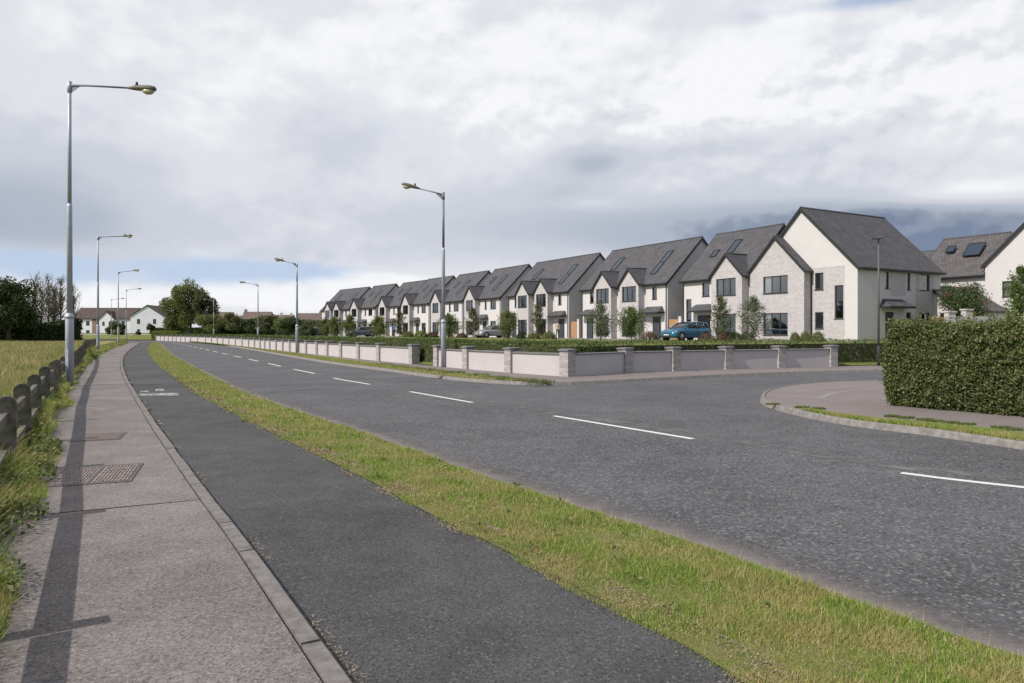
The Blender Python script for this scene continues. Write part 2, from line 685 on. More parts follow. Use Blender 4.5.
def mat_tiles(name, c1, c2, rowh=0.2, tw=0.3, rough=0.75):
    """plain roof tiles: courses run level (object Z), joints across"""
    m = bpy.data.materials.new(name)
    m.use_nodes = True
    nt = m.node_tree
    g = G(nt)
    bs = nt.nodes['Principled BSDF']
    tc = g.n('ShaderNodeTexCoord')
    ob = tc.outputs['Object']
    sep = g.n('ShaderNodeSeparateXYZ')
    nt.links.new(ob, sep.inputs[0])
    geo = g.n('ShaderNodeNewGeometry')
    tr = g.n('ShaderNodeVectorTransform', vector_type='NORMAL', convert_from='WORLD', convert_to='OBJECT')
    nt.links.new(geo.outputs['True Normal'], tr.inputs[0])
    sn = g.n('ShaderNodeSeparateXYZ')
    nt.links.new(tr.outputs[0], sn.inputs[0])
    usex = g.m('GREATER_THAN', g.m('ABSOLUTE', sn.outputs[1]), g.m('ABSOLUTE', sn.outputs[0]))
    h = g.m('ADD', g.m('MULTIPLY', sep.outputs[0], usex), g.m('MULTIPLY', sep.outputs[1], g.m('SUBTRACT', 1.0, usex)))
    v = g.comb(h, g.m('MULTIPLY', sep.outputs[2], 1.41), 0.0)
    br = g.n('ShaderNodeTexBrick')
    nt.links.new(v, br.inputs['Vector'])
    br.inputs['Color1'].default_value = (*c1, 1)
    br.inputs['Color2'].default_value = (*c2, 1)
    br.inputs['Mortar'].default_value = (*[x * 0.55 for x in c1], 1)
    br.inputs['Scale'].default_value = 1.0
    br.inputs['Mortar Size'].default_value = 0.016
    br.inputs['Brick Width'].default_value = tw
    br.inputs['Row Height'].default_value = rowh
    n = g.ramp(g.noise(ob, 1.3, 6, 0.65), 0.3, 0.7, 0.84, 1.16)
    n = g.m('MULTIPLY', n, g.ramp(g.noise(ob, 14.0, 3, 0.65), 0.3, 0.7, 0.88, 1.12))
    col = g.mix(1.0, br.outputs[0], g.comb(n, n, n), 'MULTIPLY')
    g.put(bs.inputs['Base Color'], col)
    bs.inputs['Roughness'].default_value = rough
    bs.inputs['Specular IOR Level'].default_value = 0.3
    bn = g.n('ShaderNodeBump', invert=True)
    bn.inputs['Strength'].default_value = 0.6
    bn.inputs['Distance'].default_value = 0.02
    nt.links.new(br.outputs[1], bn.inputs['Height'])
    nt.links.new(bn.outputs[0], bs.inputs['Normal'])
    return m


def mat_glass(name, tint=(0.93, 0.94, 0.94), refl=0.02):
    m = bpy.data.materials.new(name)
    m.use_nodes = True
    nt = m.node_tree
    g = G(nt)
    nt.nodes.remove(nt.nodes['Principled BSDF'])
    out = nt.nodes['Material Output']
    t = g.n('ShaderNodeBsdfTransparent')
    t.inputs[0].default_value = (*tint, 1)
    gl = g.n('ShaderNodeBsdfGlossy')
    gl.inputs['Roughness'].default_value = 0.02
    gl.inputs[0].default_value = (0.9, 0.93, 0.95, 1)
    fr = g.n('ShaderNodeFresnel')
    fr.inputs[0].default_value = 1.5
    f = g.m('ADD', g.m('MULTIPLY', fr.outputs[0], 0.9), refl, clamp=True)
    mx = g.n('ShaderNodeMixShader')
    nt.links.new(f, mx.inputs[0])
    nt.links.new(t.outputs[0], mx.inputs[1])
    nt.links.new(gl.outputs[0], mx.inputs[2])
    nt.links.new(mx.outputs[0], out.inputs[0])
    return m


def mat_worn(name, col, thr=(0.35, 0.6), scale=9.0, rough=0.8, edge=None):
    """paint or dust film with worn-through holes"""
    m = bpy.data.materials.new(name)
    m.use_nodes = True
    nt = m.node_tree
    g = G(nt)
    bs = nt.nodes['Principled BSDF']
    tc = g.n('ShaderNodeTexCoord')
    ob = tc.outputs['Object']
    n = g.noise(ob, scale, 7, 0.75)
    a = g.ramp(n, thr[0], thr[1])
    fine = g.noise(ob, 70, 3, 0.7)
    a = g.m('MULTIPLY', a, g.ramp(fine, 0.3, 0.5, 0.6, 1.0))
    if edge:
        uv = g.n('ShaderNodeSeparateXYZ')
        nt.links.new(tc.outputs['UV'], uv.inputs[0])
        e = g.ramp(g.m('ADD', uv.outputs[0], g.m('MULTIPLY', g.m('SUBTRACT', g.noise(ob, 3.0, 5, 0.7), 0.5), edge)), 0.0, edge, 1.0, 0.0)
        a = g.m('MULTIPLY', a, e)
    g.put(bs.inputs['Base Color'], g.mix(fine, tuple(c * 0.85 for c in col), col))
    g.put(bs.inputs['Alpha'], a)
    bs.inputs['Roughness'].default_value = rough
    bs.inputs['Specular IOR Level'].default_value = 0.2
    return m


def mat_soil(name, cols, scale=1.2, rough=0.95):
    """mottled ground: three colours"""
    m = bpy.data.materials.new(name)
    m.use_nodes = True
    nt = m.node_tree
    g = G(nt)
    bs = nt.nodes['Principled BSDF']
    tc = g.n('ShaderNodeTexCoord')
    ob = tc.outputs['Object']
    a = g.ramp(g.noise(ob, scale, 6, 0.65), 0.38, 0.62)
    b = g.ramp(g.noise(ob, scale * 7, 6, 0.7), 0.35, 0.65)
    c = g.mix(a, cols[0], cols[1])
    c = g.mix(g.m('MULTIPLY', b, 0.6), c, cols[2])
    f = g.ramp(g.noise(ob, scale * 50, 3, 0.7), 0.3, 0.7, 0.75, 1.25)
    c = g.mix(1.0, c, g.comb(f, f, f), 'MULTIPLY')
    g.put(bs.inputs['Base Color'], c)
    bs.inputs['Roughness'].default_value = rough
    bs.inputs['Specular IOR Level'].default_value = 0.1
    bn = g.n('ShaderNodeBump')
    bn.inputs['Strength'].default_value = 0.6
    bn.inputs['Distance'].default_value = 0.03
    nt.links.new(g.noise(ob, scale * 20, 4), bn.inputs['Height'])
    nt.links.new(bn.outputs[0], bs.inputs['Normal'])
    return m


M = {}
M['road'] = mat_asphalt('road_asphalt', (0.103, 0.100, 0.103), (0.27, 0.265, 0.265), fine=30, speck_amt=0.22, patch=0.50, stone=42, crack=True, bump=0.6)
M['lane'] = mat_asphalt('lane_asphalt', (0.082, 0.080, 0.081), (0.18, 0.18, 0.175), fine=48, speck_amt=0.12, patch=0.55, stone=85, bump=0.7)
M['path'] = mat_asphalt('path_concrete', (0.200, 0.176, 0.165), (0.33, 0.30, 0.285), fine=38, speck_amt=0.2, patch=0.55, stone=85, bump=0.45)
M['pave'] = mat_asphalt('pavement_concrete', (0.225, 0.192, 0.182), (0.29, 0.27, 0.25), fine=80, speck_amt=0.2, patch=0.25, stone=150, bump=0.3)
M['drive'] = mat('driveway_paving', (0.20, 0.185, 0.178), 0.85, 0.12, 3.0)
M['kerb'] = mat('kerb_concrete', (0.175, 0.16, 0.15), 0.85, 0.22, 9.0, bump=0.5, bscale=120)
M['kerb2'] = mat('pale_kerb_concrete', (0.20, 0.185, 0.17), 0.85, 0.2, 9.0, bump=0.5, bscale=120)
M['paint'] = mat_worn('road_paint', (0.72, 0.72, 0.70), (0.20, 0.40), 7.0)
M['worn'] = mat_worn('worn_paint', (0.60, 0.60, 0.58), (0.42, 0.60), 8.0)
M['dust'] = mat_worn('edge_dust', (0.205, 0.182, 0.170), (0.15, 0.45), 2.5, edge=0.5)
M['soil'] = mat_soil('verge_soil', ((0.15, 0.13, 0.05), (0.12, 0.14, 0.035), (0.20, 0.16, 0.09)), 1.2)
M['lawn'] = mat_soil('lawn_grass', ((0.15, 0.165, 0.045), (0.115, 0.14, 0.035), (0.17, 0.165, 0.06)), 0.25)
M['field'] = mat_soil('field_grass', ((0.25, 0.22, 0.085), (0.15, 0.17, 0.04), (0.28, 0.235, 0.11)), 0.16)
M['ground'] = mat_soil('ground_grass', ((0.12, 0.14, 0.035), (0.10, 0.12, 0.03), (0.14, 0.14, 0.05)), 0.05)
M['render'] = mat('wall_render', (0.570, 0.542, 0.528), 0.9, 0.02, 1.2, bump=0.12, bscale=90)
M['brick'] = mat_brick('pale_brick', (0.500, 0.472, 0.465), (0.385, 0.355, 0.352), (0.53, 0.505, 0.495))
M['wallbrick'] = mat_brick('pillar_brick', (0.44, 0.41, 0.39), (0.27, 0.235, 0.225), (0.42, 0.395, 0.375), 0.22, 0.075, 0.8)
M['tile'] = mat_tiles('roof_tiles', (0.078, 0.076, 0.082), (0.100, 0.096, 0.100))
M['tile2'] = mat_tiles('brown_roof_tiles', (0.085, 0.06, 0.052), (0.11, 0.075, 0.064))
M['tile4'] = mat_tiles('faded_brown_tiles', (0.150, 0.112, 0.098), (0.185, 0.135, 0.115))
M['tile3'] = mat_tiles('taupe_roof_tiles', (0.088, 0.080, 0.080), (0.118, 0.106, 0.103), 0.3, 0.3)
M['dark'] = mat('dark_trim', (0.028, 0.030, 0.034), 0.5)
M['frame'] = mat('window_frame', (0.045, 0.047, 0.05), 0.45)
M['glass'] = mat_glass('window_glass')
M['skylight'] = mat_glass('skylight_glass', (0.10, 0.12, 0.14), 0.30)
M['curtain'] = mat('curtain_cloth', (0.85, 0.87, 0.78), 0.9, 0.1, 30)
M['room'] = mat('room_lining', (0.22, 0.20, 0.18), 0.95)
M['door'] = mat('front_door', (0.055, 0.062, 0.075), 0.45)
M['panel'] = mat('wall_panel_render', (0.475, 0.442, 0.430), 0.9, 0.035, 1.2, bump=0.1, bscale=80)
M['coping'] = mat('coping_stone', (0.165, 0.158, 0.158), 0.85, 0.15, 6)
M['timber'] = mat('timber_boards', (0.42, 0.25, 0.13), 0.8, 0.15, 4)
M['oldwood'] = mat('weathered_concrete', (0.080, 0.074, 0.056), 0.95, 0.4, 9.0, bump=0.9, bscale=60, col2=(0.185, 0.170, 0.138))
M['steel'] = mat('galvanised_steel', (0.40, 0.43, 0.48), 0.55, 0.08, 3.0, metal=0.35)
M['steeldark'] = mat('dull_steel', (0.20, 0.215, 0.25), 0.55, 0.10, 3.0, metal=0.35)
M['blackpole'] = mat('dark_pole', (0.05, 0.048, 0.05), 0.5)
M['lantern'] = mat('lantern_housing', (0.13, 0.12, 0.085), 0.6, 0.2, 12)
M['bowl'] = mat('lantern_bowl', (0.42, 0.41, 0.27), 0.25)
M['bark'] = mat('tree_bark', (0.085, 0.07, 0.055), 0.95, 0.3, 6.0, bump=0.6)
M['palebark'] = mat('pale_bark', (0.20, 0.175, 0.14), 0.95, 0.3, 6.0)
M['iron'] = mat('cast_iron', (0.105, 0.095, 0.088), 0.6, 0.35, 14, metal=0.3)
M['white'] = mat('white_wall', (0.76, 0.76, 0.79), 0.9, 0.03, 0.5)
M['cream'] = mat('cream_wall', (0.50, 0.46, 0.40), 0.9, 0.06, 0.5)
M['brownwall'] = mat('brown_wall', (0.26, 0.18, 0.13), 0.9, 0.1, 0.5)
M['hedge'] = mat_leaf('hedge_leaves', (0.055, 0.09, 0.024), (0.19, 0.215, 0.07), (0.22, 0.15, 0.08), 0.04, 0.3)
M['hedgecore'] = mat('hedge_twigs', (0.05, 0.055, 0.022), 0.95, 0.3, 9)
M['lowhedge'] = mat_leaf('low_hedge_leaves', (0.06, 0.10, 0.025), (0.15, 0.19, 0.05), None, 0, 0.3)
M['blade'] = mat_leaf('verge_blades', (0.11, 0.225, 0.022), (0.32, 0.41, 0.06), (0.52, 0.44, 0.23), 0.16, 0.35, 0.7, patch=(0.42, 0.36, 0.13), pscale=1.6)
M['stalk'] = mat_leaf('dry_stalks', (0.40, 0.34, 0.19), (0.52, 0.45, 0.27), None, 0, 0.3)
M['strawblade'] = mat_leaf('dry_blades', (0.32, 0.28, 0.11), (0.52, 0.43, 0.23), (0.17, 0.21, 0.05), 0.22, 0.35, 0.7, patch=(0.24, 0.27, 0.07), pscale=0.22)
M['weed'] = mat_leaf('weed_leaves', (0.06, 0.105, 0.020), (0.16, 0.20, 0.055), (0.30, 0.24, 0.12), 0.16, 0.3)
M['leafdark'] = mat_leaf('dark_tree_leaves', (0.028, 0.050, 0.014), (0.060, 0.095, 0.024), None, 0, 0.25)
M['leafmid'] = mat_leaf('mid_tree_leaves', (0.085, 0.12, 0.032), (0.19, 0.215, 0.06), (0.20, 0.17, 0.05), 0.08, 0.3)
M['leafolive'] = mat_leaf('olive_tree_leaves', (0.065, 0.09, 0.03), (0.14, 0.155, 0.06), (0.20, 0.14, 0.06), 0.12, 0.3)
M['leafpale'] = mat_leaf('pale_tree_leaves', (0.09, 0.115, 0.06), (0.19, 0.21, 0.12), None, 0, 0.3)
M['leafbright'] = mat_leaf('bright_tree_leaves', (0.07, 0.12, 0.025), (0.16, 0.21, 0.05), None, 0, 0.35)
M['leafyellow'] = mat_leaf('yellow_green_leaves', (0.12, 0.165, 0.03), (0.25, 0.29, 0.05), None, 0, 0.35)
M['leafred'] = mat_leaf('red_brown_leaves', (0.11, 0.05, 0.035), (0.20, 0.10, 0.07), (0.09, 0.11, 0.03), 0.25, 0.3)
M['rowan'] = mat_leaf('rowan_leaves', (0.045, 0.085, 0.022), (0.10, 0.145, 0.04), (0.34, 0.06, 0.04), 0.055, 0.3)
M['carblue'] = mat('blue_car_paint', (0.03, 0.13, 0.22), 0.25, spec=0.6, metal=0.25)
M['carsilver'] = mat('silver_car_paint', (0.30, 0.31, 0.33), 0.3, spec=0.6, metal=0.4)
M['cargrey'] = mat('grey_car_paint', (0.12, 0.13, 0.155), 0.3, spec=0.6, metal=0.3)
M['carglass'] = mat('car_glass', (0.02, 0.024, 0.028), 0.08, spec=0.8)
M['rubber'] = mat('tyre_rubber', (0.02, 0.02, 0.02), 0.8)
M['alloy'] = mat('wheel_alloy', (0.45, 0.45, 0.46), 0.35, metal=0.7)
M['lampglass'] = mat('headlight_glass', (0.62, 0.64, 0.66), 0.1, spec=0.8)
M['redlamp'] = mat('tail_light', (0.35, 0.02, 0.02), 0.2)
M['plate'] = mat('number_plate', (0.65, 0.65, 0.62), 0.5)
M['skin'] = mat('skin', (0.45, 0.29, 0.21), 0.6)
M['hair'] = mat('hair', (0.06, 0.04, 0.03), 0.7)
M['beige'] = mat('beige_top', (0.42, 0.35, 0.26), 0.9)
M['bluecloth'] = mat('blue_top', (0.06, 0.16, 0.38), 0.9)
M['darkcloth'] = mat('dark_trousers', (0.03, 0.033, 0.045), 0.9)
M['greensign'] = mat('green_sign_face', (0.02, 0.30, 0.16), 0.5)
M['bare'] = mat_worn('bare_soil', (0.27, 0.21, 0.155), (0.54, 0.62), 3.5, edge=0.20)
M['litter'] = mat('dead_litter', (0.30, 0.225, 0.15), 0.95, 0.3, 20)

# ------------------------------------------------------------------ ground plan: curves from the photo
kB = [at(355, 683, .1), at(300, 609, .1), at(239, 528, .1), at(216, 501, .1), at(164, 433, .1), at(150, 413, .1), at(138, 395, .1),
      at(127, 377, .1), at(122, 365, .1), at(122.5, 357, .1), at(128, 350, .1), at(137, 345, .1)]
kerbB = spline(kB, 0.5, start=14, end=25)                      # footpath kerb, near to far
laneC = spline([at(746, 683, .06), at(653, 626, .06), at(566, 582, .06), at(500, 547, .06), at(446, 522, .06), at(400, 498, .06),
                at(367, 479, .06), at(300, 447, .06), at(250, 421, .06), at(197, 393, .06), at(170, 374, .06),
                at(156, 363, .06), at(147, 353, .06), at(147, 347, .06), at(151, 344, .06)], 0.5, start=14, end=22)
roadD = spline([at(1024, 658, .03), at(858, 603, .03), at(756, 564, .03), at(669, 534, .03), at(600, 513, .03), at(517, 487, .03),
                at(476, 473, .03), at(388, 441, .03), at(338, 424, .03), at(300, 412, .03), at(239, 390, .03), at(219, 380, .03),
                at(199, 370, .03), at(176, 358, .03), at(165, 350, .03), at(161, 344.4, .03)], 0.5, start=14, end=18)
roadE = spline([at(185, 341.8), at(215, 343.6), at(255, 350.5), at(297, 358.5), at(336, 365), at(388, 371.5), at(446, 379.5), at(490, 383.5)], 0.5, start=24)
corner1 = spline([at(490, 383.5), at(520, 385), at(555, 385.4), at(602, 383.5), at(665, 380), at(727, 376.7), at(809, 373.5), at(884, 371.6)], 0.5, end=60)
cornerR = spline([at(884, 382.2), at(837, 384), at(796, 387.2), at(768, 393), at(759.5, 400), at(767, 407), at(796, 415.5), at(851, 426), at(934, 436.5), at(1024, 450)], 0.35, start=60, end=22)
wallW = spline([at(153, 339.9, .1), at(194, 341.4, .1), at(225, 343.8, .1), at(258, 347.8, .1), at(300, 352.6, .1), at(345, 357.3, .1), at(381, 360.9, .1), at(417, 364.2, .1),
                at(468, 368.9, .1), at(511, 372.5, .1), at(562, 376.2, .1)], 0.5)
wallS = spline([at(573, 376.6, .1), at(625, 372.9, .1), at(673, 371.0, .1), at(725, 369.2, .1), at(779, 367.7, .1), at(831, 366.3, .1), at(880, 365.3, .1)], 0.5)
vergeTop = spline([at(200, 342.4, .1), at(255, 347.8, .1), at(300, 355.2, .1), at(345, 360.2, .1), at(388, 365.0, .1), at(446, 372.2, .1), at(505, 378.2, .1), at(552, 382.6, .1)], 0.5)
wallAll = wallW + [wallW[-1].lerp(wallS[0], 0.5)] + wallS

# big ground sheet
gmb = MB()
gs = 2500
gmb.face([(-gs, -200, -0.06), (gs, -200, -0.06), (gs, gs, -0.06), (-gs, gs, -0.06)])
tag(up(gmb.build('ground', M['ground'])), kind='structure')

# road surface: main road and junction mouth in one sheet
far_road = [Vector((-95, 150)), Vector((-150, 175))]
asph = list(roadD) + [Vector((-105, 141)), Vector((-160, 160)), Vector((-165, 175)), Vector((-100, 158))] + list(roadE) + list(corner1[1:]) + list(cornerR)
main_road = poly(asph, 0.0, 'main_road', M['road'])
tag(main_road, kind='structure')

# dashes of the centre line
cl = spline([at(1190, 505), at(901, 473), at(693, 439), at(554, 416), at(475, 403), at(412, 392), at(372, 384.8), at(338, 379), at(316, 373.8), at(293, 369.2),
             at(272, 364.3), at(248, 359.0), at(224, 353.8), at(205, 349.5), at(190, 345.5), at(172, 342.6)], 0.4, start=0.01)
CL = arclen(cl)
i1 = min(range(len(cl)), key=lambda i: (cl[i] - at(901, 473).xy).length)
s0 = CL[i1]
i2 = min(range(len(cl)), key=lambda i: (cl[i] - at(554, 416).xy).length)
i3 = min(range(len(cl)), key=lambda i: (cl[i] - at(693, 439).xy).length)
dashlen = CL[i2] - CL[i3]
period = CL[i2] - s0
mb = MB()


def strip(mb, P, L, a, b, w, z):
    n = max(1, int((b - a) / 0.4))
    pr = None
    for i in range(n + 1):
        p, t = along(P, L, a + (b - a) * i / n)
        nrm = Vector((-t.y, t.x)) * w / 2
        cur = (p - nrm, p + nrm)
        if pr:
            mb.face([(*pr[0], z), (*cur[0], z), (*cur[1], z), (*pr[1], z)])
        pr = cur


k = 0
while True:
    a = s0 - dashlen + period * k
    if a + dashlen > CL[-1] - 1:
        break
    strip(mb, cl, CL, max(a, 0.1), a + dashlen, 0.115, 0.004)
    k += 1
tag(up(mb.build('lane_marking', M['paint'])), kind='structure')

M['polish'] = mat_worn('polished_asphalt', (0.19, 0.185, 0.185), (0.42, 0.66), 1.4)
mb = MB()
i9 = min(range(len(cl)), key=lambda i: (cl[i] - at(412, 392).xy).length)
cc_ = cl[:i9 + 12]
w1_, w2_ = offset(cc_, -0.22), offset(cc_, -0.60)
tag(ribbon(w1_, w2_, 0.0045, 'worn_road_band', M['polish']), kind='structure')
for (P_, w_) in (([at(396, 382.4), at(412, 381.4), at(424, 381.2)], .10), ([at(399, 385.2), at(408, 384.6)], .10), ([at(240, 395.5), at(300, 390.5), at(338, 388.5)], .06)):
    sp_ = spline([p.xy for p in P_], .3)
    strip(mb, sp_, arclen(sp_), 0, arclen(sp_)[-1], w_, .004)
tag(up(mb.build('tar_seam', mat('tar_filler', (0.045, 0.045, 0.048), 0.6))), kind='structure')

# dust along the grass side of the road
dust = ribbon(roadD, offset(roadD, -0.75), 0.005, 'road_edge_dust', M['dust'])
tag(dust, kind='structure')

# verge between cycle lane and road
verge = ribbon(laneC, roadD, 0.06, 'grass_verge', M['soil'], nx=4, zA=0.065, zB=0.03)
tag(verge, kind='structure')
tag(ribbon(offset(laneC, -0.26), offset(laneC, 0.10), 0.0705, 'worn_soil_edge', M['bare']), kind='structure')
# cycle lane
lane = ribbon(offset(kerbB, 0.06), offset(laneC, -0.12), 0.055, 'cycle_lane', M['lane'], nx=2)
tag(lane, kind='structure')
# footpath
pathL = offset(kerbB, 1.68)
fp = ribbon(offset(kerbB, 0.13), pathL, 0.10, 'footpath', M['path'], nx=2)
tag(fp, kind='structure')
# kerb stones of the footpath, each about 0.9 m with a thin joint
KL = arclen(kerbB)
mb = MB()
s = 0.0
rnd = random.Random(4)
while s < min(KL[-1], 120) - 0.9:
    a, t1 = along(kerbB, KL, s + 0.008)
    b, t2 = along(kerbB, KL, s + 0.90)
    n1_ = Vector((-t1.y, t1.x))
    n2_ = Vector((-t2.y, t2.x))
    j = rnd.uniform(-0.006, 0.006)
    z1 = 0.108 + rnd.uniform(-0.004, 0.004)
    a2, b2 = a + n1_ * 0.115, b + n2_ * 0.115
    a, b = a + n1_ * j, b + n2_ * j
    ai, bi = a + n1_ * 0.015, b + n2_ * 0.015
    mb.face([(*a, 0.0), (*b, 0.0), (*b, z1 - .015), (*a, z1 - .015)])
    mb.face([(*a, z1 - .015), (*b, z1 - .015), (*bi, z1), (*ai, z1)])
    mb.face([(*ai, z1), (*bi, z1), (*b2, z1), (*a2, z1)])
    mb.face([(*a2, z1), (*b2, z1), (*b2, 0.0), (*a2, 0.0)])
    mb.face([(*a, 0), (*a, z1 - .015), (*ai, z1), (*a2, z1), (*a2, 0)])
    mb.face([(*b, 0), (*b, z1 - .015), (*bi, z1), (*b2, z1), (*b2, 0)])
    s += 0.908
tag(mb.build('footpath_kerb', M['kerb']), kind='structure')
# transverse footpath joints; thick left part and short strip paint in fence-post shadows
mb = MB()
jm = mat('joint_and_shadow_tone', (0.035, 0.034, 0.030), 0.95)
for (l, r, w) in (((20, 517), (208, 499), 0.028), ((38, 462), (60, 461), 0.02), ((60, 402.5), (125, 401.5), 0.03), ((-60, 700), (330, 655), 0.0)):
    if w == 0:
        continue
    a, b = at(*l, .1).xy, at(*r, .1).xy
    t = (b - a).normalized()
    nn = Vector((-t.y, t.x))
    q = 10
    for i in range(q):
        p0, p1 = a.lerp(b, i / q), a.lerp(b, (i + 1) / q)
        w0 = w * (1.2 - i / q * 0.8) / 2
        w1 = w * (1.2 - (i + 1) / q * 0.8) / 2
        mb.face([(*(p0 - nn * w0), .104), (*(p1 - nn * w1), .104), (*(p1 + nn * w1), .104), (*(p0 + nn * w0), .104)])
tag(up(mb.build('footpath_joint_and_shadow', jm)), kind='structure')

# worn cycle marking on the lane
mb = MB()


def quadpx(mb, pts, z):
    mb.face([at(x, y, z) for x, y in pts])


quadpx(mb, [(136, 395.6), (179, 395.4), (178, 392.8), (139, 393.2)], .0595)
quadpx(mb, [(155, 391.0), (165, 390.8), (162, 388.4), (156, 388.6)], .0595)
quadpx(mb, [(140, 392.0), (150, 391.6), (148, 390.6), (141, 390.8)], .0595)
tag(up(mb.build('cycle_marking', M['worn'])), kind='structure')

# pavement on the far side, between kerb and garden wall
E_all = list(roadE) + list(corner1[1:])
wl = [p for p in wallAll]
wl_ext = wl + [wl[-1] + Vector((0.9, 0.43)) * 55]
E_in = offset(E_all, 0.12)
pavefar = poly(list(E_in) + [wl_ext[-1]] + wl_ext[::-1][1:] + [Vector((-100, 162)), Vector((-100, 158.5))], 0.10, 'far_pavement', M['pave'])
tag(pavefar, kind='structure')
tag(kerb(E_all, 'far_kerb', M['kerb2'], 0.15, z0=-.02, z1=.108), kind='structure')
# the far grass verge lies on it
vf = poly(list(offset(roadE, 0.16)) + [p for p in offset(corner1, 0.16) if p.x < 0.7] + [p for p in vergeTop[::-1]], 0.112, 'far_verge', M['soil'])
tag(vf, kind='structure')

# corner pavement on the right
Rin = offset(cornerR, -0.14) if False else offset(cornerR, 0.14)
pr = [Vector((40, -12)), Vector((90, 40))]
cp = poly(list(Rin) + pr, 0.10, 'corner_pavement', M['pave'])
tag(cp, kind='structure')
tag(kerb(cornerR, 'corner_kerb', M['kerb2'], 0.125, z0=-.02, z1=.112), kind='structure')
i0 = min(range(len(cornerR)), key=lambda i: (cornerR[i] - at(796, 415.5).xy).length)
seg = cornerR[i0:]
gstrip2 = offset(seg, 0.135)
_w = offset(seg, 1.0)


def off_tap(seg, d, n=10, d0=None):
    q = offset(seg, d)
    q0 = offset(seg, d0)
    return [a_.lerp(b_, min(1, i / n)) for i, (a_, b_) in enumerate(zip(q0, q))]


gstrip = off_tap(seg, 0.72, 9, 0.22)
darkst = off_tap(seg, 1.02, 9, 0.26)
tag(ribbon(gstrip, gstrip2, 0.110, 'corner_verge', M['soil'], nx=3), kind='structure')
tag(ribbon(darkst, gstrip, 0.105, 'corner_path', M['lane']), kind='structure')
# pale joints in the corner pavement
mb = MB()
for P in ([at(796, 392, .1), at(860, 386.5, .1), at(884, 386.2, .1)], [at(766, 394.5, .1), at(812, 399, .1), at(880, 403.5, .1)], [at(819, 398.5, .1), at(838, 392.5, .1), at(880, 388.2, .1)]):
    sp_ = spline(P, 0.3)
    strip(mb, sp_, arclen(sp_), 0, arclen(sp_)[-1], 0.09, 0.1045)
tag(up(mb.build('pavement_edging', mat('pale_setts', (0.27, 0.25, 0.235), 0.9))), kind='structure')

# raised ground behind the garden wall: ramp then terrace
TZ = 1.05
wext = [Vector((-150, 195))] + wl_ext
ramp_in = clean(offset(wext, 4.0), wext, 4.0)
tag(ribbon(offset(wext, 0.1), ramp_in, 0.1, 'lawn_bank', M['lawn'], nx=1, zA=0.12, zB=TZ), kind='structure')
terr = poly(list(ramp_in) + [Vector((500, 150)), Vector((500, 900)), Vector((-700, 900)), Vector((-500, 500))], TZ, 'terrace_lawn', M['lawn'])
tag(terr, kind='structure')
# field on the left
fieldP = [Vector((-3.0, -12)), *[p for p in offset(kerbB, 1.85)[::4] if p.y > -11 and p.y < 95], Vector((-70, 130)), Vector((-400, 230)), Vector((-400, -12))]
tag(poly(fieldP, 0.085, 'field', M['field']), kind='structure')
tag(ribbon(pathL, offset(kerbB, 2.6), 0.098, 'path_edge_soil', M['soil'], nx=1, zB=0.092), kind='structure')

# paved forecourt in front of the row
P0 = Vector((24.0, 50.0))


def sv(s, v):
    return P0 + U.xy * s + V.xy * v


court = [sv(2, -1.2), sv(2, -7.2), sv(40, -7.0), sv(60, -7.2), Vector((-24, 100)), Vector((-48, 142)), Vector((-42, 153)), Vector((-20, 117)), sv(60, -1.2)]
tag(poly(court, TZ + 0.006, 'driveway', M['drive']), kind='structure')

# ------------------------------------------------------------------ vegetation helpers


def rng(seed):
    return np.random.default_rng(seed)


def leaf_cards(P, size, r, N=None, squash=1.0):
    """one bent-looking quad (diamond) per point; N optional normals to lean to"""
    n = len(P)
    d = r.normal(size=(n, 3))
    if N is not None:
        d = d * 0.75 + N
    d /= np.linalg.norm(d, axis=1)[:, None]
    a = np.cross(d, r.normal(size=(n, 3)))
    a /= np.linalg.norm(a, axis=1)[:, None]
    b = np.cross(d, a)
    s = (size * r.uniform(0.6, 1.35, n))[:, None]
    p1 = P - a * s * 0.5
    p2 = P + b * s * 0.30 * squash + d * s * 0.08
    p3 = P + a * s * 0.5
    p4 = P - b * s * 0.30 * squash + d * s * 0.08
    Vv = np.stack([p1, p2, p3, p4], 1).reshape(-1, 3)
    F = np.arange(n * 4).reshape(-1, 4)
    return Vv, F


def blades(P, h, w, r, lean=0.5):
    """grass blades: narrow triangles rising from P"""
    n = len(P)
    an = r.uniform(0, 2 * np.pi, n)
    side = np.stack([np.cos(an), np.sin(an), np.zeros(n)], 1)
    la = r.uniform(0, 2 * np.pi, n)
    hh = h * r.uniform(0.5, 1.3, n)
    ln = np.abs(r.normal(0, lean, n)) * hh
    tip = P + np.stack([np.cos(la) * ln, np.sin(la) * ln, hh], 1)
    ww = (w * r.uniform(0.7, 1.3, n))[:, None]
    Vv = np.stack([P - side * ww / 2, P + side * ww / 2, tip], 1).reshape(-1, 3)
    F = np.arange(n * 3).reshape(-1, 3)
    return Vv, F


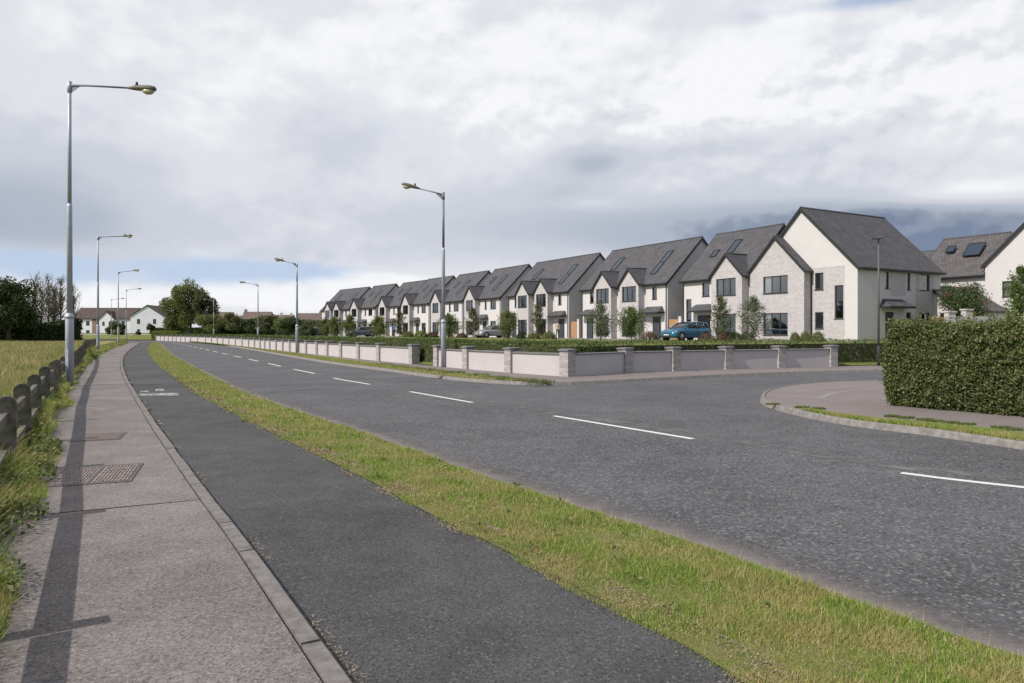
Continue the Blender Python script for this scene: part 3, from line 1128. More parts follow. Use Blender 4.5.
def pts_between(A, B, count, r, smin=0.0, smax=1e9, dens=None, lo=0.0, hi=1.0):
    """random points between two curves (param by the first curve's arc length)"""
    LA, LB = np.array(arclen(A)), np.array(arclen(B))
    A_, B_ = np.array([tuple(p) for p in A]), np.array([tuple(p) for p in B])
    ta = np.linspace(0, 1, 800)
    a = np.stack([np.interp(ta * LA[-1], LA, A_[:, 0]), np.interp(ta * LA[-1], LA, A_[:, 1])], 1)
    b = np.stack([np.interp(ta * LB[-1], LB, B_[:, 0]), np.interp(ta * LB[-1], LB, B_[:, 1])], 1)
    Lm = ta * LA[-1]
    wid = np.linalg.norm(b - a, axis=1)
    mid = (a + b) / 2
    dist = np.maximum(np.linalg.norm(mid, axis=1), 3.0)
    wgt = wid * (dens(mid, dist) if dens is not None else 1.0)
    wgt = wgt * ((Lm >= smin) & (Lm <= smax))
    c = np.cumsum(wgt)
    u = r.uniform(0, c[-1], count)
    idx = np.interp(u, c, np.arange(800))
    i0 = np.clip(idx.astype(int), 0, 798)
    f = (idx - i0)[:, None]
    pa = a[i0] * (1 - f) + a[i0 + 1] * f
    pb = b[i0] * (1 - f) + b[i0 + 1] * f
    q = r.uniform(lo, hi, count)[:, None]
    return pa * (1 - q) + pb * q, q[:, 0]


def inframe(mid, dist, pad=0.2):
    y = np.maximum(mid[:, 1], 0.01)
    ok = (mid[:, 1] > 2.2) & (np.abs(mid[:, 0] / y) < 0.711 + pad)
    return ok.astype(float)


def value_noise(P, scale, seed):
    """cheap smooth noise in -1..1 on 2d points"""
    r = rng(seed)
    out = np.zeros(len(P))
    for _ in range(7):
        k = r.normal(size=2) * scale
        out += np.sin(P[:, 0] * k[0] + P[:, 1] * k[1] + r.uniform(0, 6.28))
    return out / 3.5


# --- grass on the verge by the cycle lane
r = rng(1)
P2, q = pts_between(laneC, roadD, 215000, r, dens=lambda m, d: (inframe(m, d, 0.25)) * (6.0 / np.maximum(d, 4.0)) ** 1.7, lo=-0.07)
patchy = value_noise(P2, 2.6, 5)
fringe = -0.01 + 0.05 * value_noise(P2, 5.0, 8) + 0.05 * value_noise(P2, 1.4, 81)
keep = (q > fringe) | (r.uniform(size=len(q)) < 0.12)
keep &= (q < 0.985 + 0.02 * value_noise(P2, 4.0, 18))
keep &= (patchy > -1.1) | (r.uniform(size=len(q)) < 0.3)
P2, q = P2[keep], q[keep]
d = np.linalg.norm(P2, axis=1)
P3 = np.column_stack([P2, 0.063 - 0.035 * q])
hgt = (0.038 + 0.024 * np.clip(value_noise(P2, 3.2, 9), -1, 1)) * (0.55 + 0.45 * np.clip(q / 0.25, 0, 1)) * np.clip(d / 22, 1, 1.6)
Vv, F = blades(P3, hgt, 0.0055 * np.clip(d / 5.0, 1, 5.0), r, 0.7)
tag(fast_mesh('verge_grass', Vv, F, M['blade']), 'short yellow-green grass of the strip between cycle lane and road', 'grass', kind='stuff')
# small broad-leaved plants in the verge
P2, q = pts_between(laneC, roadD, 130, r, dens=lambda m, d: inframe(m, d) / d)
L, Fs = [], []
pp = []
for p in P2:
    k = r.integers(5, 14)
    pp.append(np.column_stack([p[0] + r.normal(0, .035, k), p[1] + r.normal(0, .035, k), 0.085 + r.uniform(0, .04, k)]))
pp = np.concatenate(pp)
Vv, F = leaf_cards(pp, np.full(len(pp), 0.036), r, np.tile([0, 0, 1.2], (len(pp), 1)))
tag(fast_mesh('verge_weeds', Vv, F, M['weed']), 'low leafy weeds scattered through the strip of grass by the road', 'weeds', kind='stuff')
# thin seed stalks standing above the turf
P2, q = pts_between(laneC, roadD, 2600, r, dens=lambda m, d: inframe(m, d) / d)
d = np.linalg.norm(P2, axis=1)
Vv, F = blades(np.column_stack([P2, 0.06 - 0.03 * q]), np.full(len(P2), 0.13), 0.0035 * np.clip(d / 5, 1, 4), r, 0.35)
tag(fast_mesh('seed_stalks', Vv, F, M['stalk']), 'thin dry seed stalks sticking out of the roadside grass strip', 'grass', kind='stuff')
# litter of dead grass along both edges of the lane
P2a, qa = pts_between(offset(laneC, 0.12), offset(laneC, -0.28), 30000, r, dens=lambda m, d: inframe(m, d) / d)
P2b, q = pts_between(kerbB, offset(kerbB, -0.09), 2600, r, dens=lambda m, d: inframe(m, d) / d)
lat = r.uniform(-.5, .5, len(P2a)); sel = (value_noise(P2a, 3.0, 31) + lat * .6 > -0.35) & ((qa > .32) | (value_noise(P2a, 6.0, 35) > 0.55))
P2 = np.concatenate([P2a[sel], P2b[value_noise(P2b, 2.4, 33) > 0.15]])
P3 = np.column_stack([P2, np.full(len(P2), 0.066)])
Vv, F = leaf_cards(P3, 0.022 * np.clip(np.linalg.norm(P2, axis=1) / 6, 1, 3), r, np.tile([0, 0, 2.5], (len(P3), 1)), 0.5)
tag(fast_mesh('dead_grass_litter', Vv, F, M['litter']), 'dry brown litter lying along the edges of the dark cycle lane', 'litter', kind='stuff')
# far verge and corner verge
vlow = list(offset(roadE, 0.2)) + [p for p in offset(corner1, 0.2) if p.x < 0.3]
P2, q = pts_between(vlow, vergeTop, 60000, r, dens=lambda m, d: inframe(m, d) / d)
d = np.linalg.norm(P2, axis=1)
Vv, F = blades(np.column_stack([P2, np.full(len(P2), .112)]), 0.07, 0.02 * np.clip(d / 30, 1, 3), r, 0.7)
tag(fast_mesh('far_verge_grass', Vv, F, M['blade']), 'grass strip between the far kerb and the pavement under the garden wall', 'grass', kind='stuff')
P2, q = pts_between(gstrip, gstrip2, 26000, r, dens=lambda m, d: inframe(m, d))
Vv, F = blades(np.column_stack([P2, np.full(len(P2), .108)]), 0.06, 0.012, r, 0.6)
tag(fast_mesh('corner_verge_grass', Vv, F, M['blade']), 'narrow grass strip along the kerb in front of the large hedge', 'grass', kind='stuff')
# tufts on the pavement edges (far verge top edge, corner)
tp = []
for (x, y) in ((450, 373.3), (455, 373), (478, 375.6), (497, 378), (508, 379.6), (525, 380.8), (536, 382), (543, 382.8), (412, 368.5), (424, 370), (436, 371.2), (400, 367), (384, 365)):
    tp.append((at(x, y, .11), 0.11, 0.30))
for (x, y) in ((773, 404.5), (802, 407.5), (818, 408.8), (893, 416.5), (906, 418), (925, 420), (935, 421.5), (950, 423), (966, 424.5), (1000, 428), (1004, 428.5), (1014, 430)):
    tp.append((at(x, y, .11), 0.045, 0.11))
pp = []
hs = []
for c, hgt_, rad in tp:
    n = 260
    a = r.uniform(0, 6.28, n)
    rr = np.sqrt(r.uniform(0, 1, n)) * rad
    pp.append(np.column_stack([c.x + np.cos(a) * rr * 1.5, c.y + np.sin(a) * rr * .7, np.full(n, .105)]))
    hs.append(np.full(n, hgt_))
Vv, F = blades(np.concatenate(pp), np.concatenate(hs), 0.018, r, 0.5)
tag(fast_mesh('pavement_tufts', Vv, F, M['weed']), 'tufts of weeds growing in the pavement cracks beyond the road', 'weeds', kind='stuff')

# field grass
r = rng(7)
n = 150000
yy = 6 + 120 * r.uniform(0, 1, n) ** 1.9
ll = -6.0 - (yy - 8) * 0.575
xx = ll - r.uniform(0, 1, n) ** 1.4 * (0.80 * yy + 4)
P2 = np.column_stack([xx, yy])
ok = (xx / yy > -0.76)
P2 = P2[ok]
d = np.linalg.norm(P2, axis=1)
hh = (0.22 + 0.12 * value_noise(P2, 0.35, 3)) * np.clip(0.6 + d / 40, 0.6, 1.3)
Vv, F = blades(np.column_stack([P2, np.full(len(P2), .08)]), np.clip(hh, .06, .5), 0.010 * np.clip(d / 8, 1, 9), r, 0.5)
tag(fast_mesh('field_grass', Vv, F, M['strawblade']), 'long straw-coloured grass of the open field behind the low fence', 'grass', kind='stuff')

# weeds between fence and footpath
r = rng(11)
e0, e1 = offset(kerbB, 1.36), offset(kerbB, 2.5)
P2, q = pts_between(e0, e1, 110000, r, dens=lambda m, d: inframe(m, d, 0.35) * (6 / np.maximum(d, 4)) ** 1.2)
vn = value_noise(P2, 1.5, 21)
keep = (q > 0.22 + 0.22 * vn)
P2, q, vn = P2[keep], q[keep], vn[keep]
d = np.linalg.norm(P2, axis=1)
hh = (0.13 + 0.30 * q + 0.10 * vn) * 0.9
Vv, F = blades(np.column_stack([P2, np.full(len(P2), .09)]), np.clip(hh, .04, .6), 0.009 * np.clip(d / 6, 1, 6), r, 0.7)
tag(fast_mesh('edge_grass', Vv, F, M['blade']), 'ragged long grass growing over the left edge of the footpath', 'grass', kind='stuff')
P2, q = pts_between(e0, e1, 34000, r, dens=lambda m, d: inframe(m, d, 0.35) * (6 / np.maximum(d, 4)) ** 1.1)
vn = value_noise(P2, 2.0, 23)
keep = (q > 0.30 + 0.25 * vn)
P2, q, vn = P2[keep], q[keep], vn[keep]
d = np.linalg.norm(P2, axis=1)
zz = 0.10 + r.uniform(0, 1, len(P2)) * (0.10 + 0.28 * q)
Vv, F = leaf_cards(np.column_stack([P2, zz]), 0.038 * np.clip(d / 7, 1, 4), r, np.tile([0, 0, .8], (len(P2), 1)))
tag(fast_mesh('edge_weeds', Vv, F, M['weed']), 'leafy green weeds and brambles at the foot of the fence', 'weeds', kind='stuff')


def crown_points(c, rad, n, r, clumps=18, fill=0.5, cs=0.42):
    """leaf points gathered in clumps inside an ellipsoid"""
    c = np.array(c)
    rad = np.array(rad)
    K = []
    while len(K) < clumps:
        p = r.normal(size=3)
        p /= np.linalg.norm(p)
        p *= r.uniform(0.25, 1.0) ** fill
        K.append(p * 0.82)
    K = np.array(K)
    idx = r.integers(0, clumps, n)
    csz = r.uniform(0.55, 1.2, clumps) * cs
    d = r.normal(size=(n, 3))
    d /= np.linalg.norm(d, axis=1)[:, None]
    d *= (r.uniform(0, 1, n) ** 0.45)[:, None]
    P = K[idx] + d * csz[idx][:, None]
    return c + P * rad


def tree(name, loc, h, rad, n, leaf, lm, label, cat='tree', group=None, trunk_r=0.06, clear=0.25, bark='bark', seed=0, clumps=18, cs=0.42, shape='round', limbs=6, multi=1):
    r = rng(seed)
    rd = random.Random(seed)
    root = empty(name, loc)
    tag(root, label, cat, group)
    mb = MB()
    z0 = h * clear
    tops = []
    for k in range(multi):
        ox = rd.uniform(-.3, .3) * rad if multi > 1 else 0
        pts = [(ox * 0.3, 0, -0.1)]
        m = 6
        for i in range(1, m + 1):
            t = i / m
            pts.append((ox * (0.3 + t * .7) + rd.uniform(-.03, .03) * rad * 2, rd.uniform(-.03, .03) * rad * 2, h * 0.9 * t))
        mb.tube(pts, [trunk_r * (1 - 0.85 * i / m) for i in range(m + 1)], 7)
        tops.append(pts)
    for i in range(limbs):
        pts = rd.choice(tops)
        t = rd.uniform(0.25, 0.8)
        a = Vector(pts[max(1, int(t * 6))])
        an = rd.uniform(0, 6.28)
        L_ = rad * rd.uniform(0.5, 0.95) * (1.1 - t * 0.5)
        b = a + Vector((math.cos(an) * L_, math.sin(an) * L_, L_ * rd.uniform(0.4, 1.0)))
        mid = a.lerp(b, 0.5) + Vector((0, 0, -0.05 * L_))
        mb.tube([a, mid, b], [trunk_r * 0.42, trunk_r * 0.28, trunk_r * 0.1], 5)
    mb.build('trunk', M[bark], root)
    if n > 0:
        if shape == 'cone':
            nb = 34
            bz = z0 * 0.6 + (h - z0 * 0.6) * np.linspace(0.02, 0.93, nb) + r.normal(0, .03, nb) * h
            t_ = np.clip((bz - z0 * .6) / (h - z0 * .6), 0, 1)
            bl_len = rad * np.clip(1.12 * (1 - t_) ** 0.65, .16, 1) * r.uniform(.55, 1.15, nb) * np.clip(.55 + t_ * 2.2, 0, 1)
            ba = np.arange(nb) * 2.4 + r.uniform(-.5, .5, nb)
            mb2 = MB()
            for i in range(nb):
                e_ = Vector((math.cos(ba[i]) * bl_len[i], math.sin(ba[i]) * bl_len[i], bz[i] + bl_len[i] * .55))
                mb2.tube([(0, 0, bz[i] - .05), e_], [.012, .004], 3, caps=False)
            mb2.build('branches', M[bark], root)
            K = r.integers(0, nb, n)
            u_ = r.uniform(0.15, 1.1, n)
            sp = (0.055 * rad + 0.03) * (1.2 - .4 * t_[K])
            P = np.column_stack([np.cos(ba[K]) * bl_len[K] * u_, np.sin(ba[K]) * bl_len[K] * u_, bz[K] + bl_len[K] * u_ * .55])
            P = P + r.normal(size=(n, 3)) * np.column_stack([sp, sp, sp * 1.5])
        else:
            P = crown_points((0, 0, (h + z0) / 2), (rad, rad, (h - z0) / 2), n, r, clumps, 0.5, cs)
        P[:, 2] = np.maximum(P[:, 2], 0.05)
        Vv, F = leaf_cards(P, np.full(len(P), leaf), r)
        fast_mesh('crown', Vv, F, M[lm], root)
    return root


def shrub(name, loc, h, rad, n, leaf, lm, label, group=None, seed=0, cat='shrub'):
    r = rng(seed)
    root = empty(name, loc)
    tag(root, label, cat, group)
    mb = MB()
    rd = random.Random(seed)
    for i in range(5):
        an = rd.uniform(0, 6.28)
        mb.tube([(0, 0, -.05), (math.cos(an) * rad * .3, math.sin(an) * rad * .3, h * .4), (math.cos(an) * rad * .6, math.sin(an) * rad * .6, h * .8)], [.02, .014, .006], 5)
    mb.build('stems', M['bark'], root)
    d = r.normal(size=(n, 3))
    d /= np.linalg.norm(d, axis=1)[:, None]
    d[:, 2] = np.abs(d[:, 2])
    bump_ = 1 + 0.12 * np.sin(d[:, 0] * 7 + seed) * np.sin(d[:, 1] * 6) + 0.08 * r.normal(size=n)
    P = d * np.array([rad, rad, h]) * (bump_ * r.uniform(0.75, 1.0, n))[:, None]
    Vv, F = leaf_cards(P, np.full(n, leaf), r, d)
    fast_mesh('foliage', Vv, F, M[lm], root)
    return root


def hedge_between(name, A, B, z0f, z1, n, leaf, lm, label, seed=0, core_in=0.2, dens=None, topn=0.3, wob=0.05, clump=0):
    """clipped hedge whose plan lies between 2d curves A (seen side) and B; leaves on front, top and back"""
    r = rng(seed)
    root = empty(name, (A[len(A) // 2].x, A[len(A) // 2].y, z0f))
    tag(root, label, 'hedge')
    off = np.array([root.location.x, root.location.y, root.location.z])
    LA, LB = arclen(A), arclen(B)
    mb = MB()
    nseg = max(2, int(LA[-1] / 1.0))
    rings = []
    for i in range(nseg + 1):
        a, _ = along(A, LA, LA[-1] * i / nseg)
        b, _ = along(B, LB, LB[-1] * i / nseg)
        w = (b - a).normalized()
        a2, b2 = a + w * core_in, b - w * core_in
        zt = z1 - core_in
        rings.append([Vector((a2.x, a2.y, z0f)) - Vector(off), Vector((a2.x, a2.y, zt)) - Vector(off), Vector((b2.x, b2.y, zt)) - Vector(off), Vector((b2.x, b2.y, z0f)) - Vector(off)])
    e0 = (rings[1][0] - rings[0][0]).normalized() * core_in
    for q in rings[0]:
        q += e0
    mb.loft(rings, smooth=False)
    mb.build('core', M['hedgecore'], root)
    nf = int(n * (1 - topn) * 0.8)
    nb = int(n * (1 - topn) * 0.2)
    ntop = n - nf - nb
    Ps, Ns = [], []
    for cnt, side in ((nf, 'f'), (nb, 'b'), (ntop, 't')):
        lo, hi = (0, 0) if side == 'f' else (1, 1) if side == 'b' else (0, 1)
        p, q = pts_between(A, B, cnt, r, dens=dens, lo=lo, hi=hi if hi > lo else lo + 1e-6)
        a, _ = pts_between(A, B, 2, r)
        z = r.uniform(z0f, z1, cnt) if side != 't' else np.full(cnt, z1)
        # direction across
        c = np.array([tuple(x) for x in A])
        cb = np.array([tuple(x) for x in B])
        ctr = (c + cb[np.linspace(0, len(cb) - 1, len(c)).astype(int)]) / 2
        # nearest centre point (chunked)
        idx = np.empty(cnt, int)
        for s_ in range(0, cnt, 20000):
            dd = ((p[s_:s_ + 20000, None, :] - ctr[None, ::2]) ** 2).sum(2)
            idx[s_:s_ + 20000] = dd.argmin(1)
        cc = ctr[::2]
        tg = np.gradient(cc, axis=0)
        tg /= np.maximum(np.linalg.norm(tg, axis=1), 1e-9)[:, None]
        o_ = p - cc[idx]
        nn_ = np.stack([-tg[idx][:, 1], tg[idx][:, 0]], 1)
        sgn_ = np.sign((o_ * nn_).sum(1))[:, None]
        if side == 't':
            N = np.tile([0, 0, 1.0], (cnt, 1))
        else:
            N = np.column_stack([nn_ * sgn_, np.zeros(cnt)])
        wv = wob * (value_noise(np.column_stack([p[:, 0] + z * 1.3, p[:, 1] - z]), 3.0, seed + 3) + 0.7 * value_noise(np.column_stack([p[:, 0] * 1.1 - z * 1.9, p[:, 1] + z * 1.7]), 8.0, seed + 4))
        depth = -np.abs(r.normal(0, 0.09, cnt)) * (1.3 if wob > .1 else 1)
        P = np.column_stack([p, z]) + N * (wv + depth)[:, None]
        Ps.append(P)
        Ns.append(N)
    # near end
    a, b = A[0], B[0]
    ne = max(200, int(nf * (b - a).length * 1.2 / max(LA[-1], 1) * (4 if dens is None else 2)))
    q = r.uniform(0, 1, ne)[:, None]
    p = np.array(tuple(a)) * (1 - q) + np.array(tuple(b)) * q
    t = -(A[1] - A[0]).normalized()
    N = np.tile([t.x, t.y, 0], (ne, 1))
    P = np.column_stack([p, r.uniform(z0f, z1, ne)]) + N * (-np.abs(r.normal(0, .07, ne)))[:, None]
    Ps.append(P)
    Ns.append(N)
    P, N = np.concatenate(Ps), np.concatenate(Ns)
    if clump:
        # uneven top and bulging faces, leaves in sprigs, some shoots standing out
        hfrac = (P[:, 2] - z0f) / (z1 - z0f)
        hor = np.abs(N[:, 2]) < .5
        P[hor] += N[hor] * (0.16 * np.sin(np.pi * np.clip(hfrac[hor], 0, 1) ** .8) - .05)[:, None]
        P[:, 2] += 0.05 * value_noise(P[:, :2], 2.2, seed + 7) * hfrac + 0.035 * value_noise(P[:, :2], 6.0, seed + 8) * hfrac
        m_ = len(P) // clump
        c_ = r.permutation(len(P))[:m_]
        ctr_, Nc = P[c_], N[c_]
        out = np.where(r.uniform(size=m_) < .12, r.uniform(.03, .19, m_), r.normal(-.01, .035, m_))
        ctr_ = ctr_ + (Nc * .7 + np.array([0, 0, .6])) * out[:, None]
        P = np.repeat(ctr_, clump, 0) + r.normal(0, .036, (m_ * clump, 3))
        N = np.repeat(Nc, clump, 0) * .6 + r.normal(0, .5, (m_, 3)).repeat(clump, 0)
    dd = np.linalg.norm(P[:, :2], axis=1)
    Vv, F = leaf_cards(P - off, leaf * np.clip(dd / 45, 1, 2.2), r, N * 0.9)
    fast_mesh('foliage', Vv, F, M[lm], root)
    return root


# low hedge behind the garden wall, along the main road and round the corner
hp = [p for p in wallAll]
hA = clean(offset(hp, 0.42), hp, 0.42)
hB = clean(offset(hp, 1.35), hp, 1.35)
hA = spline([hA[i] for i in range(0, len(hA), 5)] + [hA[-1], hA[-1] + Vector((0.9, 0.43)) * 8], 0.7)
hB = spline([hB[i] for i in range(0, len(hB), 5)] + [hB[-1], hB[-1] + Vector((0.9, 0.43)) * 8], 0.7)
hedge_between('garden_hedge', hA[::-1], hB[::-1], 0.12, 1.36, 70000, 0.075, 'lowhedge', 'long low clipped hedge running just behind the pale garden wall', 3, dens=lambda m, d: 1 / d ** 0.9, topn=0.5)

# big hedge on the right
hc = at(890, 405.5, .1).xy
hdir = (at(1024, 417.5, .1).xy - hc).normalized()
bA = [hc + hdir * t for t in np.linspace(0, 7.5, 16)]
inn = Vector((-hdir.y, hdir.x))
if inn.x < 0:
    inn = -inn
bB = [p + inn * 1.5 for p in bA]
hedge_between('tall_hedge', bA, bB, 0.12, 1.90, 120000, 0.050, 'hedge', 'tall thick clipped hedge beside the corner pavement on the right', 5, topn=0.16, wob=0.06, clump=9)

# ------------------------------------------------------------------ fence of round-topped posts
fence_pts = [Vector(p) for p in ((-0.2, -1.4), (-1.65, 1.05), (-3.08, 3.56), (-4.5, 6.05), (-5.85, 8.3), (-7.12, 10.5), (-8.5, 12.85), (-9.95, 15.3), (-11.35, 17.8), (-12.75, 20.2))]
more = spline([(-12.75, 20.2), (-18.4, 30.5), (-24.6, 41.5), (-30.6, 51.5), (-36.2, 61), (-42, 71), (-48, 83)], 0.5)
ML = arclen(more)
s = 2.75
while s < ML[-1]:
    fence_pts.append(along(more, ML, s)[0])
    s += 2.75
fence = empty('post_fence', (fence_pts[2].x, fence_pts[2].y, 0.08))
tag(fence, 'low weathered grey fence with round-topped posts between field and footpath', 'fence')
fo = Vector((fence_pts[2].x, fence_pts[2].y, 0.08))
post_me = None
rd = random.Random(3)
for i, p in enumerate(fence_pts):
    t = (fence_pts[min(i + 1, len(fence_pts) - 1)] - fence_pts[max(i - 1, 0)]).normalized()
    if post_me is None:
        # board-like post, wide across the line, rounded head
        pr_ = [(-.105, -.1), (-.105, .76)] + [(-.105 * math.cos(a), .76 + .115 * math.sin(a)) for a in [math.pi * k / 10 for k in range(1, 10)]] + [(.105, .76), (.105, -.1)]
        mb = MB()
        mb.loft([[(x, y, z) for x, z in pr_] for y in (-.06, -.05, .05, .06)], closed=True, smooth=False)
        post = mb.build('post', M['oldwood'], fence)
        post_me = post.data
    else:
        post = bpy.data.objects.new('post', post_me)
        C.objects.link(post)
        post.parent = fence
    post.location = Vector((p.x, p.y, 0.09)) - fo
    post.rotation_euler = (rd.uniform(-.03, .03), rd.uniform(-.03, .03), math.atan2(t.y, t.x) - R(90) + rd.uniform(-.06, .06))
    post.scale = (1, 1, rd.uniform(.97, 1.04))
for i in range(len(fence_pts) - 1):
    a, b = fence_pts[i], fence_pts[i + 1]
    t = (b - a).normalized()
    n_ = Vector((-t.y, t.x))
    mb = MB()
    ax = (Vector((t.x, t.y, 0)), Vector((n_.x, n_.y, 0)), Vector((0, 0, 1)))
    mid = (a + b) / 2
    mb.box(Vector((mid.x, mid.y, 0.09 + 0.645)) - fo, ((b - a).length - 0.13, .07, .11), 0, ax)
    mb.build('rail', M['oldwood'], fence)
    mb = MB()
    mb.box(Vector((mid.x, mid.y, 0.09 + 0.22)) - fo, ((b - a).length - 0.13, .07, .11), 0, ax)
    mb.build('rail', M['oldwood'], fence)

# ------------------------------------------------------------------ covers in the footpath
g1 = [at(57, 484, .1), at(142, 480.5, .1), at(135, 463, .1), at(62, 465, .1)]
cen = sum((p.xy for p in g1), Vector((0, 0))) / 4
gr = empty('drain_grating', (cen.x, cen.y, 0.1))
tag(gr, 'wide ribbed iron grating let into the footpath, nearest the camera', 'grating')
ex = (g1[1] - g1[0]).xy.normalized()
gr.rotation_euler.z = R(21)
gr.location = (-4.72, 8.17, 0.1)
gr.scale = (.92, .96, 1)
mb = MB()
for (x0, x1, y0, y1) in ((-.46, .46, -.60, -.56), (-.46, .46, .56, .60), (-.46, -.42, -.56, .56), (.42, .46, -.56, .56), (-.02, .02, -.56, .56)):
    mb.bx(x0, x1, y0, y1, -.02, .008)
mb.build('rim', M['iron'], gr)
mb = MB()
mb.bx(-.42, .42, -.56, .56, -.02, -0.004 + .0065)
for i in range(22):
    x = -.40 + i * .038
    if abs(x) < .03:
        continue
    for j in range(6):
        y = -.52 + j * .18
        mb.bx(x - .009, x + .009, y, y + .15, .001, .011)
mb.build('rib_plate', mat('rusty_ribs', (0.25, 0.21, 0.19), 0.7, 0.4, 18, metal=0.2), gr)
g2 = at(99, 437, .1)
cv = empty('inspection_cover', (g2.x, g2.y, 0.1), R(21))
tag(cv, 'small rusty rectangular cover in the footpath beyond the ribbed grating', 'cover')
mb = MB()
mb.bx(-.34, .34, -.42, .42, -.02, .005)
mb.build('rim', M['iron'], cv)
mb = MB()
mb.bx(-.30, .30, -.38, .38, .0, .009)
mb.build('lid', mat('rusty_lid', (0.125, 0.095, 0.08), 0.7, 0.3, 15), cv)

# ------------------------------------------------------------------ street lamps


def lantern(parent, o, d, s=1.0):
    """o: arm end, d: unit direction of the arm (3d)"""
    d = Vector(d).normalized()
    side = Vector((-d.y, d.x, 0)).normalized()
    upv = side.cross(d) * -1
    if upv.z < 0:
        upv = -upv
    o = Vector(o)
    rings = []
    for t, w, hu, hd in ((0, .035, .03, .03), (.10, .06, .055, .045), (.25, .10, .09, .06), (.48, .125, .105, .07), (.72, .13, .105, .07), (.84, .10, .08, .055), (.88, .05, .04, .03)):
        c = o + d * t * s
        rings.append([c + side * (w * s * math.cos(a)) + upv * ((hu if math.sin(a) > 0 else hd) * s * math.sin(a)) for a in [2 * math.pi * k / 12 for k in range(12)]])
    mb = MB()
    mb.loft(rings)
    head = mb.build('lantern', M['lantern'], parent)
    rings = []
    for t, w, hd in ((.44, .03, .02), (.50, .085, .08), (.60, .11, .125), (.72, .105, .12), (.80, .07, .07), (.83, .03, .03)):
        c = o + d * t * s - upv * .05 * s
        rings.append([c + side * (w * s * math.cos(a)) + upv * ((.01 if math.sin(a) > 0 else hd) * s * math.sin(a)) for a in [2 * math.pi * k / 12 for k in range(12)]])
    mb = MB()
    mb.loft(rings)
    mb.build('bowl', M['bowl'], head)
    mb = MB()
    c = o + d * .27 * s + upv * .08 * s
    mb.tube([c, c + upv * .05 * s, c + upv * .11 * s], [.04 * s, .04 * s, .03 * s], 8)
    mb.build('light_sensor', M['dark'], head)
    return head


def lamp(loc, rz, H, arm, rise, label, group, darktop=False, thick=1.0):
    """arm points along local +x; rise: height change over the arm"""
    root = empty('street_lamp', loc, rz)
    tag(root, label, 'street lamp', group)
    mb = MB()
    mb.tube([(0, 0, -.1), (0, 0, 2.1), (0, 0, 2.2)], [.115 * thick, .115 * thick, .085 * thick], 14)
    mb.bx(-.05, .05, -.125 * thick, -.11 * thick, .5, 1.1)
    mb.tube([(0, 0, 2.04), (0, 0, 2.14)], .126 * thick, 14)
    mb.build('base_shaft', M['steel'], root)
    mb = MB()
    mb.tube([(0, 0, 2.2), (0, 0, 5.4), (0, 0, 5.5)], [.082 * thick, .072 * thick, .058 * thick], 12)
    mb.build('shaft', M['steel'], root)
    mb = MB()
    mb.tube([(0, 0, 5.5), (0, 0, H)], [.056 * thick, .05 * thick], 12)
    mb.tube([(0, 0, H - .28), (0, 0, H + .06)], .065 * thick, 10)
    mb.build('upper_shaft', M['steeldark'] if darktop else M['steel'], root)
    mb = MB()
    a = Vector((0, 0, H - .06))
    b = Vector((arm, 0, H - .06 + rise))
    mb.tube([a, a.lerp(b, .3) + Vector((0, 0, .02)), b], [.04, .032, .028], 8)
    # gusset
    mb.face([(0.05, .008, H - .28), (0.05, .008, H - .05), (.36, .008, H - .05 + rise * .2)])
    mb.face([(0.05, -.008, H - .28), (0.05, -.008, H - .05), (.36, -.008, H - .05 + rise * .2)])
    mb.build('arm', M['steeldark'], root)
    lantern(root, b - Vector((.03, 0, 0)), (arm, 0, rise), 1.0)
    return root


gl = 'tall lamps along the left footpath'
rzL = -0.10
lamp(onx(69.6, 21.7, .09), rzL, 9.12, 1.9, -.14, 'nearest and tallest street lamp, pale steel, standing at left by the fence', gl)
lamp(onx(98, 56.5, .09), rzL, 9.12, 2.0, .06, 'second street lamp along the left footpath, its lantern over the cycle lane', gl)
lamp(onx(118.3, 90, .09), rzL, 9.12, 1.9, .2, 'third lamp along the left footpath, standing where the path narrows', gl)
lamp(onx(126.2, 128, .09), rzL, 9.12, 2.0, .2, 'fourth lamp along the left side, in front of the white houses', gl)
lamp(onx(111.4, 160, .09), rzL, 8.9, 2.2, .2, 'farthest and smallest lamp of the left row, before the long white block', gl)
gr_ = 'lamps along the far pavement'
rzR = R(180) - .06
lamp(onx(443.4, 33.2, .10), rzR, 8.00, 1.12, .30, 'nearest street lamp of the far pavement, beside the gap in the garden wall', gr_, darktop=True)
lamp(onx(297, 56.6, .10), rzR, 7.00, 0.98, .24, 'second lamp of the far pavement, left of the last houses of the row', gr_)
lamp(onx(258, 93, .10), rzR, 7.75, 1.6, .28, 'third lamp of the far pavement, in front of distant brown roofs', gr_)
lamp(onx(213.7, 140, .10), rzR, 7.7, 1.2, .25, 'lamp standing beside the big bushy tree in the distance', gr_)
# slim dark lamp post by the side road
t = empty('lamp_column', onx(878.6, 34.6, .10), 0.35)
tag(t, 'slim dark lamp column with flat double head in front of the corner house', 'street lamp')
mb = MB()
mb.tube([(0, 0, -.1), (0, 0, .9), (0, 0, .95)], [.075, .075, .05], 12)
mb.build('base', M['blackpole'], t)
mb = MB()
mb.tube([(0, 0, .95), (0, 0, 6.1)], [.05, .038], 12)
mb.build('column', mat('taupe_pole', (0.11, 0.10, 0.095), 0.5), t)
mb = MB()
mb.loft([[(x, y * w, 6.1 + zc + z) for y, z in ((-1, 0), (-.6, .03), (.6, .03), (1, 0), (.6, -.03), (-.6, -.03))] for x, w, zc in ((-.42, .04, -.02), (-.15, .12, 0), (.15, .12, .03), (.45, .03, .12))], smooth=False)
mb.build('head', M['blackpole'], t)

# ------------------------------------------------------------------ garden wall


